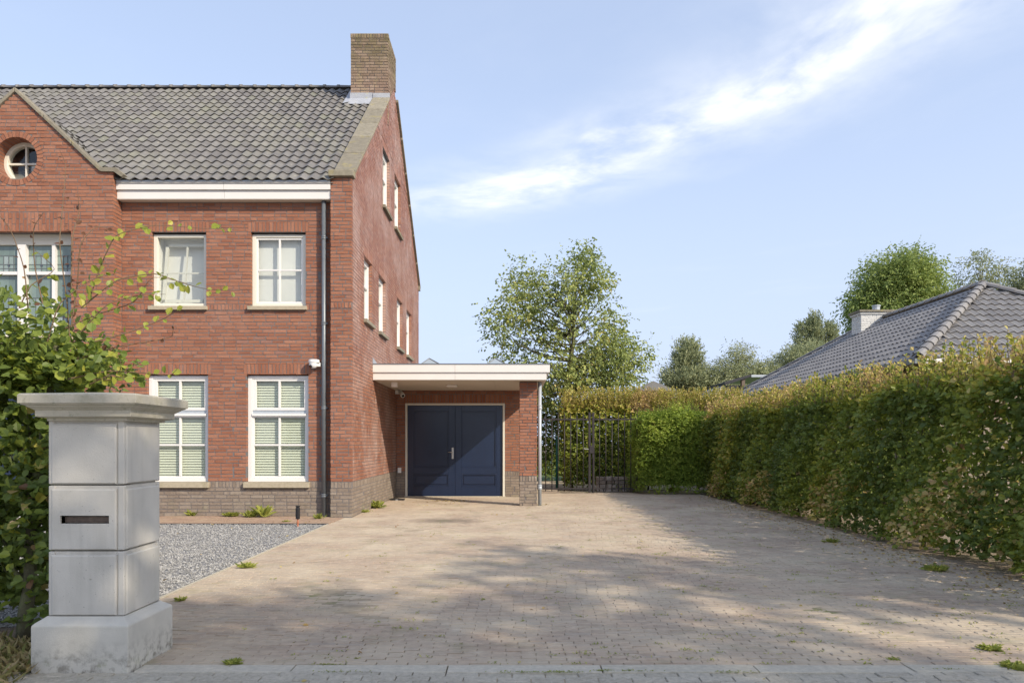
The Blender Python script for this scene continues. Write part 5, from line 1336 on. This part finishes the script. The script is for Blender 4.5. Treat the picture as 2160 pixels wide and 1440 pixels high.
# ================================================================== WEEDS AND LITTER
def weed(x, y, r, n, label, h=.1, mat='weed_leaf', group=None, grassy=False):
    n = int(n*2.2); r *= .82; h *= .8
    P = np.tile(np.array([[x, y, .0]]), (n, 1))+np.stack([rng.normal(0, r*.3, n), rng.normal(0, r*.22, n), np.zeros(n)], 1)
    a = rng.random(n)*6.28; el = rng.uniform(.15, 1., n)
    L = np.stack([np.cos(a), np.sin(a), el*(2.2 if grassy else .8)], 1); N = np.tile(np.array([[0, 0, 1.]]), (n, 1))+rng.normal(0, .4, (n, 3))
    g = G(); leaves_add(g, P, L, N, (h if grassy else r)*rng.uniform(.5, 1.1, n), rng.random(n), .16 if grassy else .24)
    g.mk('weed', mat, None, label=label, cat='weed', group=group)
def gp(X, Y): s = (Y-935)/EYE; return (X-1080)/s, F/s
for X, Y, r, n, lab, h, gr in [(405, 1088, .12, 26, 'small weed tuft at the wall foot nearest the concrete pillar', .2, True), (490, 1088, .22, 60, 'broad low weed at the wall foot under the right ground floor window', .2, False),
        (528, 1090, .18, 46, 'weed between the broad low weed and the feathery one', .2, True), (556, 1090, .09, 30, 'feathery tall weed at the wall foot', .36, True),
        (795, 1071, .22, 60, 'bright tuft of grass at the gable wall foot', .26, True), (770, 1080, .25, 50, 'low grass strip at the gable wall foot', .1, True), (672, 1094, .12, 30, 'grass tuft at the foot of the dark downpipe', .16, True),
        (520, 1196, .13, 44, 'flat green weed on the gravel edge', .1, False), (490, 1400, .075, 60, 'bright green weed in the paving near the kerb, right of the pillar', .1, False),
        (380, 1266, .08, 30, 'weed by the gravel edge just right of the pillar', .06, False), (605, 1100, .08, 20, 'small weed beside the black garden lamp', .06, False),
        (1755, 1143, .13, 40, 'flat weed on the earth under the right hedge', .08, False), (1975, 1203, .15, 70, 'larger trailing weed near the right hedge', .08, False),
        (2090, 1370, .09, 60, 'weed patch at the right edge of the driveway', .06, False), (2140, 1410, .1, 70, 'weed patch at the right end of the kerb', .06, False), (1885, 1392, .05, 26, 'small weed on the joint just above the kerb, right side', .05, False),
        (1420, 1036, .3, 60, 'grass tuft under the bright green bush', .22, True), (1300, 1036, .3, 50, 'grassy weed in front of the low stone wall', .3, True), (1352, 1392, .0, 0, '', 0, False)]:
    if n: x, y = gp(X, Y); weed(x, y, r, n, lab, h, grassy=gr)
def moss_and_litter():
    # tiny moss and grass tufts in the joints, denser towards the hedge
    n = 620; x = -3.2+8.6*rng.random(n)**.5; y = 4.9+13*rng.random(n)**1.5
    g = G()
    for i in range(n):
        k = rng.integers(4, 12); w = rng.uniform(.012, .05)
        P = np.stack([x[i]+rng.normal(0, w, k), y[i]+rng.normal(0, w*.35, k), np.full(k, .0)], 1); a = rng.random(k)*6.28
        leaves_add(g, P, np.stack([np.cos(a), np.sin(a), rng.uniform(.2, .9, k)], 1), np.tile([[0, 0, 1.]], (k, 1)), rng.uniform(.012, .03, k), rng.random(k), .5)
    g.mk('moss', 'weed_leaf', None, label='small moss and grass tufts growing in the paving joints', cat='moss', kind='stuff')
    # fallen leaves
    g = G(); m = 0
    spots = [(*gp(950, 1056), .35, .10, 150), (*gp(1130, 1064), .2, .06, 45), (*gp(905, 1064), .5, .25, 30)]
    Ps = [np.stack([rng.normal(a, sx, k), rng.normal(b, sy, k), np.full(k, .008)], 1) for a, b, sx, sy, k in spots]
    k = 1300; t = rng.random(k); yy = 5.2+15*t**1.3; Ps.append(np.stack([5.38-np.abs(rng.normal(0, .42, k)), yy, np.full(k, .008)], 1))
    k = 90; Ps.append(np.stack([rng.uniform(-3.2, 5, k), 4.3+14*rng.random(k)**1.3, np.full(k, .01)], 1)); k = 60; Ps.append(np.stack([rng.uniform(-7, -3.35, k), rng.uniform(6.5, 14.5, k), np.full(k, .015)], 1))
    P = np.concatenate(Ps); k = len(P); a = rng.random(k)*6.28
    leaves_add(g, P, np.stack([np.cos(a), np.sin(a), rng.normal(.05, .2, k)], 1), np.tile([[0, 0, 1.]], (k, 1))+rng.normal(0, .3, (k, 3)), rng.uniform(.02, .055, k), rng.random(k), .9)
    g.mk('fallen_leaves', 'dry_leaf', None, label='dry yellow leaves scattered over the driveway and against the hedge foot', cat='leaves', kind='stuff')
    # dry grass at the pillar's left
    n = 1500; g = G(); P = np.stack([rng.uniform(-3.9, -3.04, n), rng.uniform(4.45, 5.35, n), np.full(n, -.01)], 1); a = rng.random(n)*6.28
    leaves_add(g, P, np.stack([np.cos(a), np.sin(a), rng.uniform(.2, 1.6, n)], 1), rng.normal(0, 1, (n, 3)), rng.uniform(.05, .16, n), rng.random(n), .08)
    k = 60; P = np.stack([rng.uniform(-3.8, -3.05, k), rng.uniform(4.5, 5.1, k), np.full(k, .02)], 1); a = rng.random(k)*6.28
    g.mk('dry_grass', 'dry_grass', None, label='dry grass on the verge left of the concrete pillar', cat='grass', kind='stuff')
    g = G(); leaves_add(g, P, np.stack([np.cos(a), np.sin(a), rng.normal(.1, .3, k)], 1), np.tile([[0, 0, 1.]], (k, 1))+rng.normal(0, .4, (k, 3)), rng.uniform(.05, .09, k), rng.random(k), 1.2)
    g.mk('verge_leaves', 'dry_leaf', None, label='pale fallen leaves on the verge left of the concrete pillar', cat='leaves', kind='stuff')
    # moss seams along the kerb
    g = G()
    for X, Y, w in ((690, 1402, .10), (720, 1418, .14), (1115, 1418, .17), (1195, 1418, .14), (1275, 1415, .05), (1550, 1418, .14), (1350, 1416, .1), (2000, 1412, .1)):
        a, b = gp(X, Y); k = 70; P = np.stack([rng.normal(a, w*.6, k), b+rng.normal(0, .006, k), np.full(k, .004)], 1); an = rng.random(k)*6.28
        leaves_add(g, P, np.stack([np.cos(an), np.sin(an), rng.uniform(.1, .7, k)], 1), np.tile([[0, 0, 1.]], (k, 1)), rng.uniform(.01, .022, k), rng.random(k)*.6, .5)
    g.mk('kerb_moss', 'weed_leaf', None, label='moss cushions in the seam of the kerb stones', cat='moss', kind='stuff')
moss_and_litter()
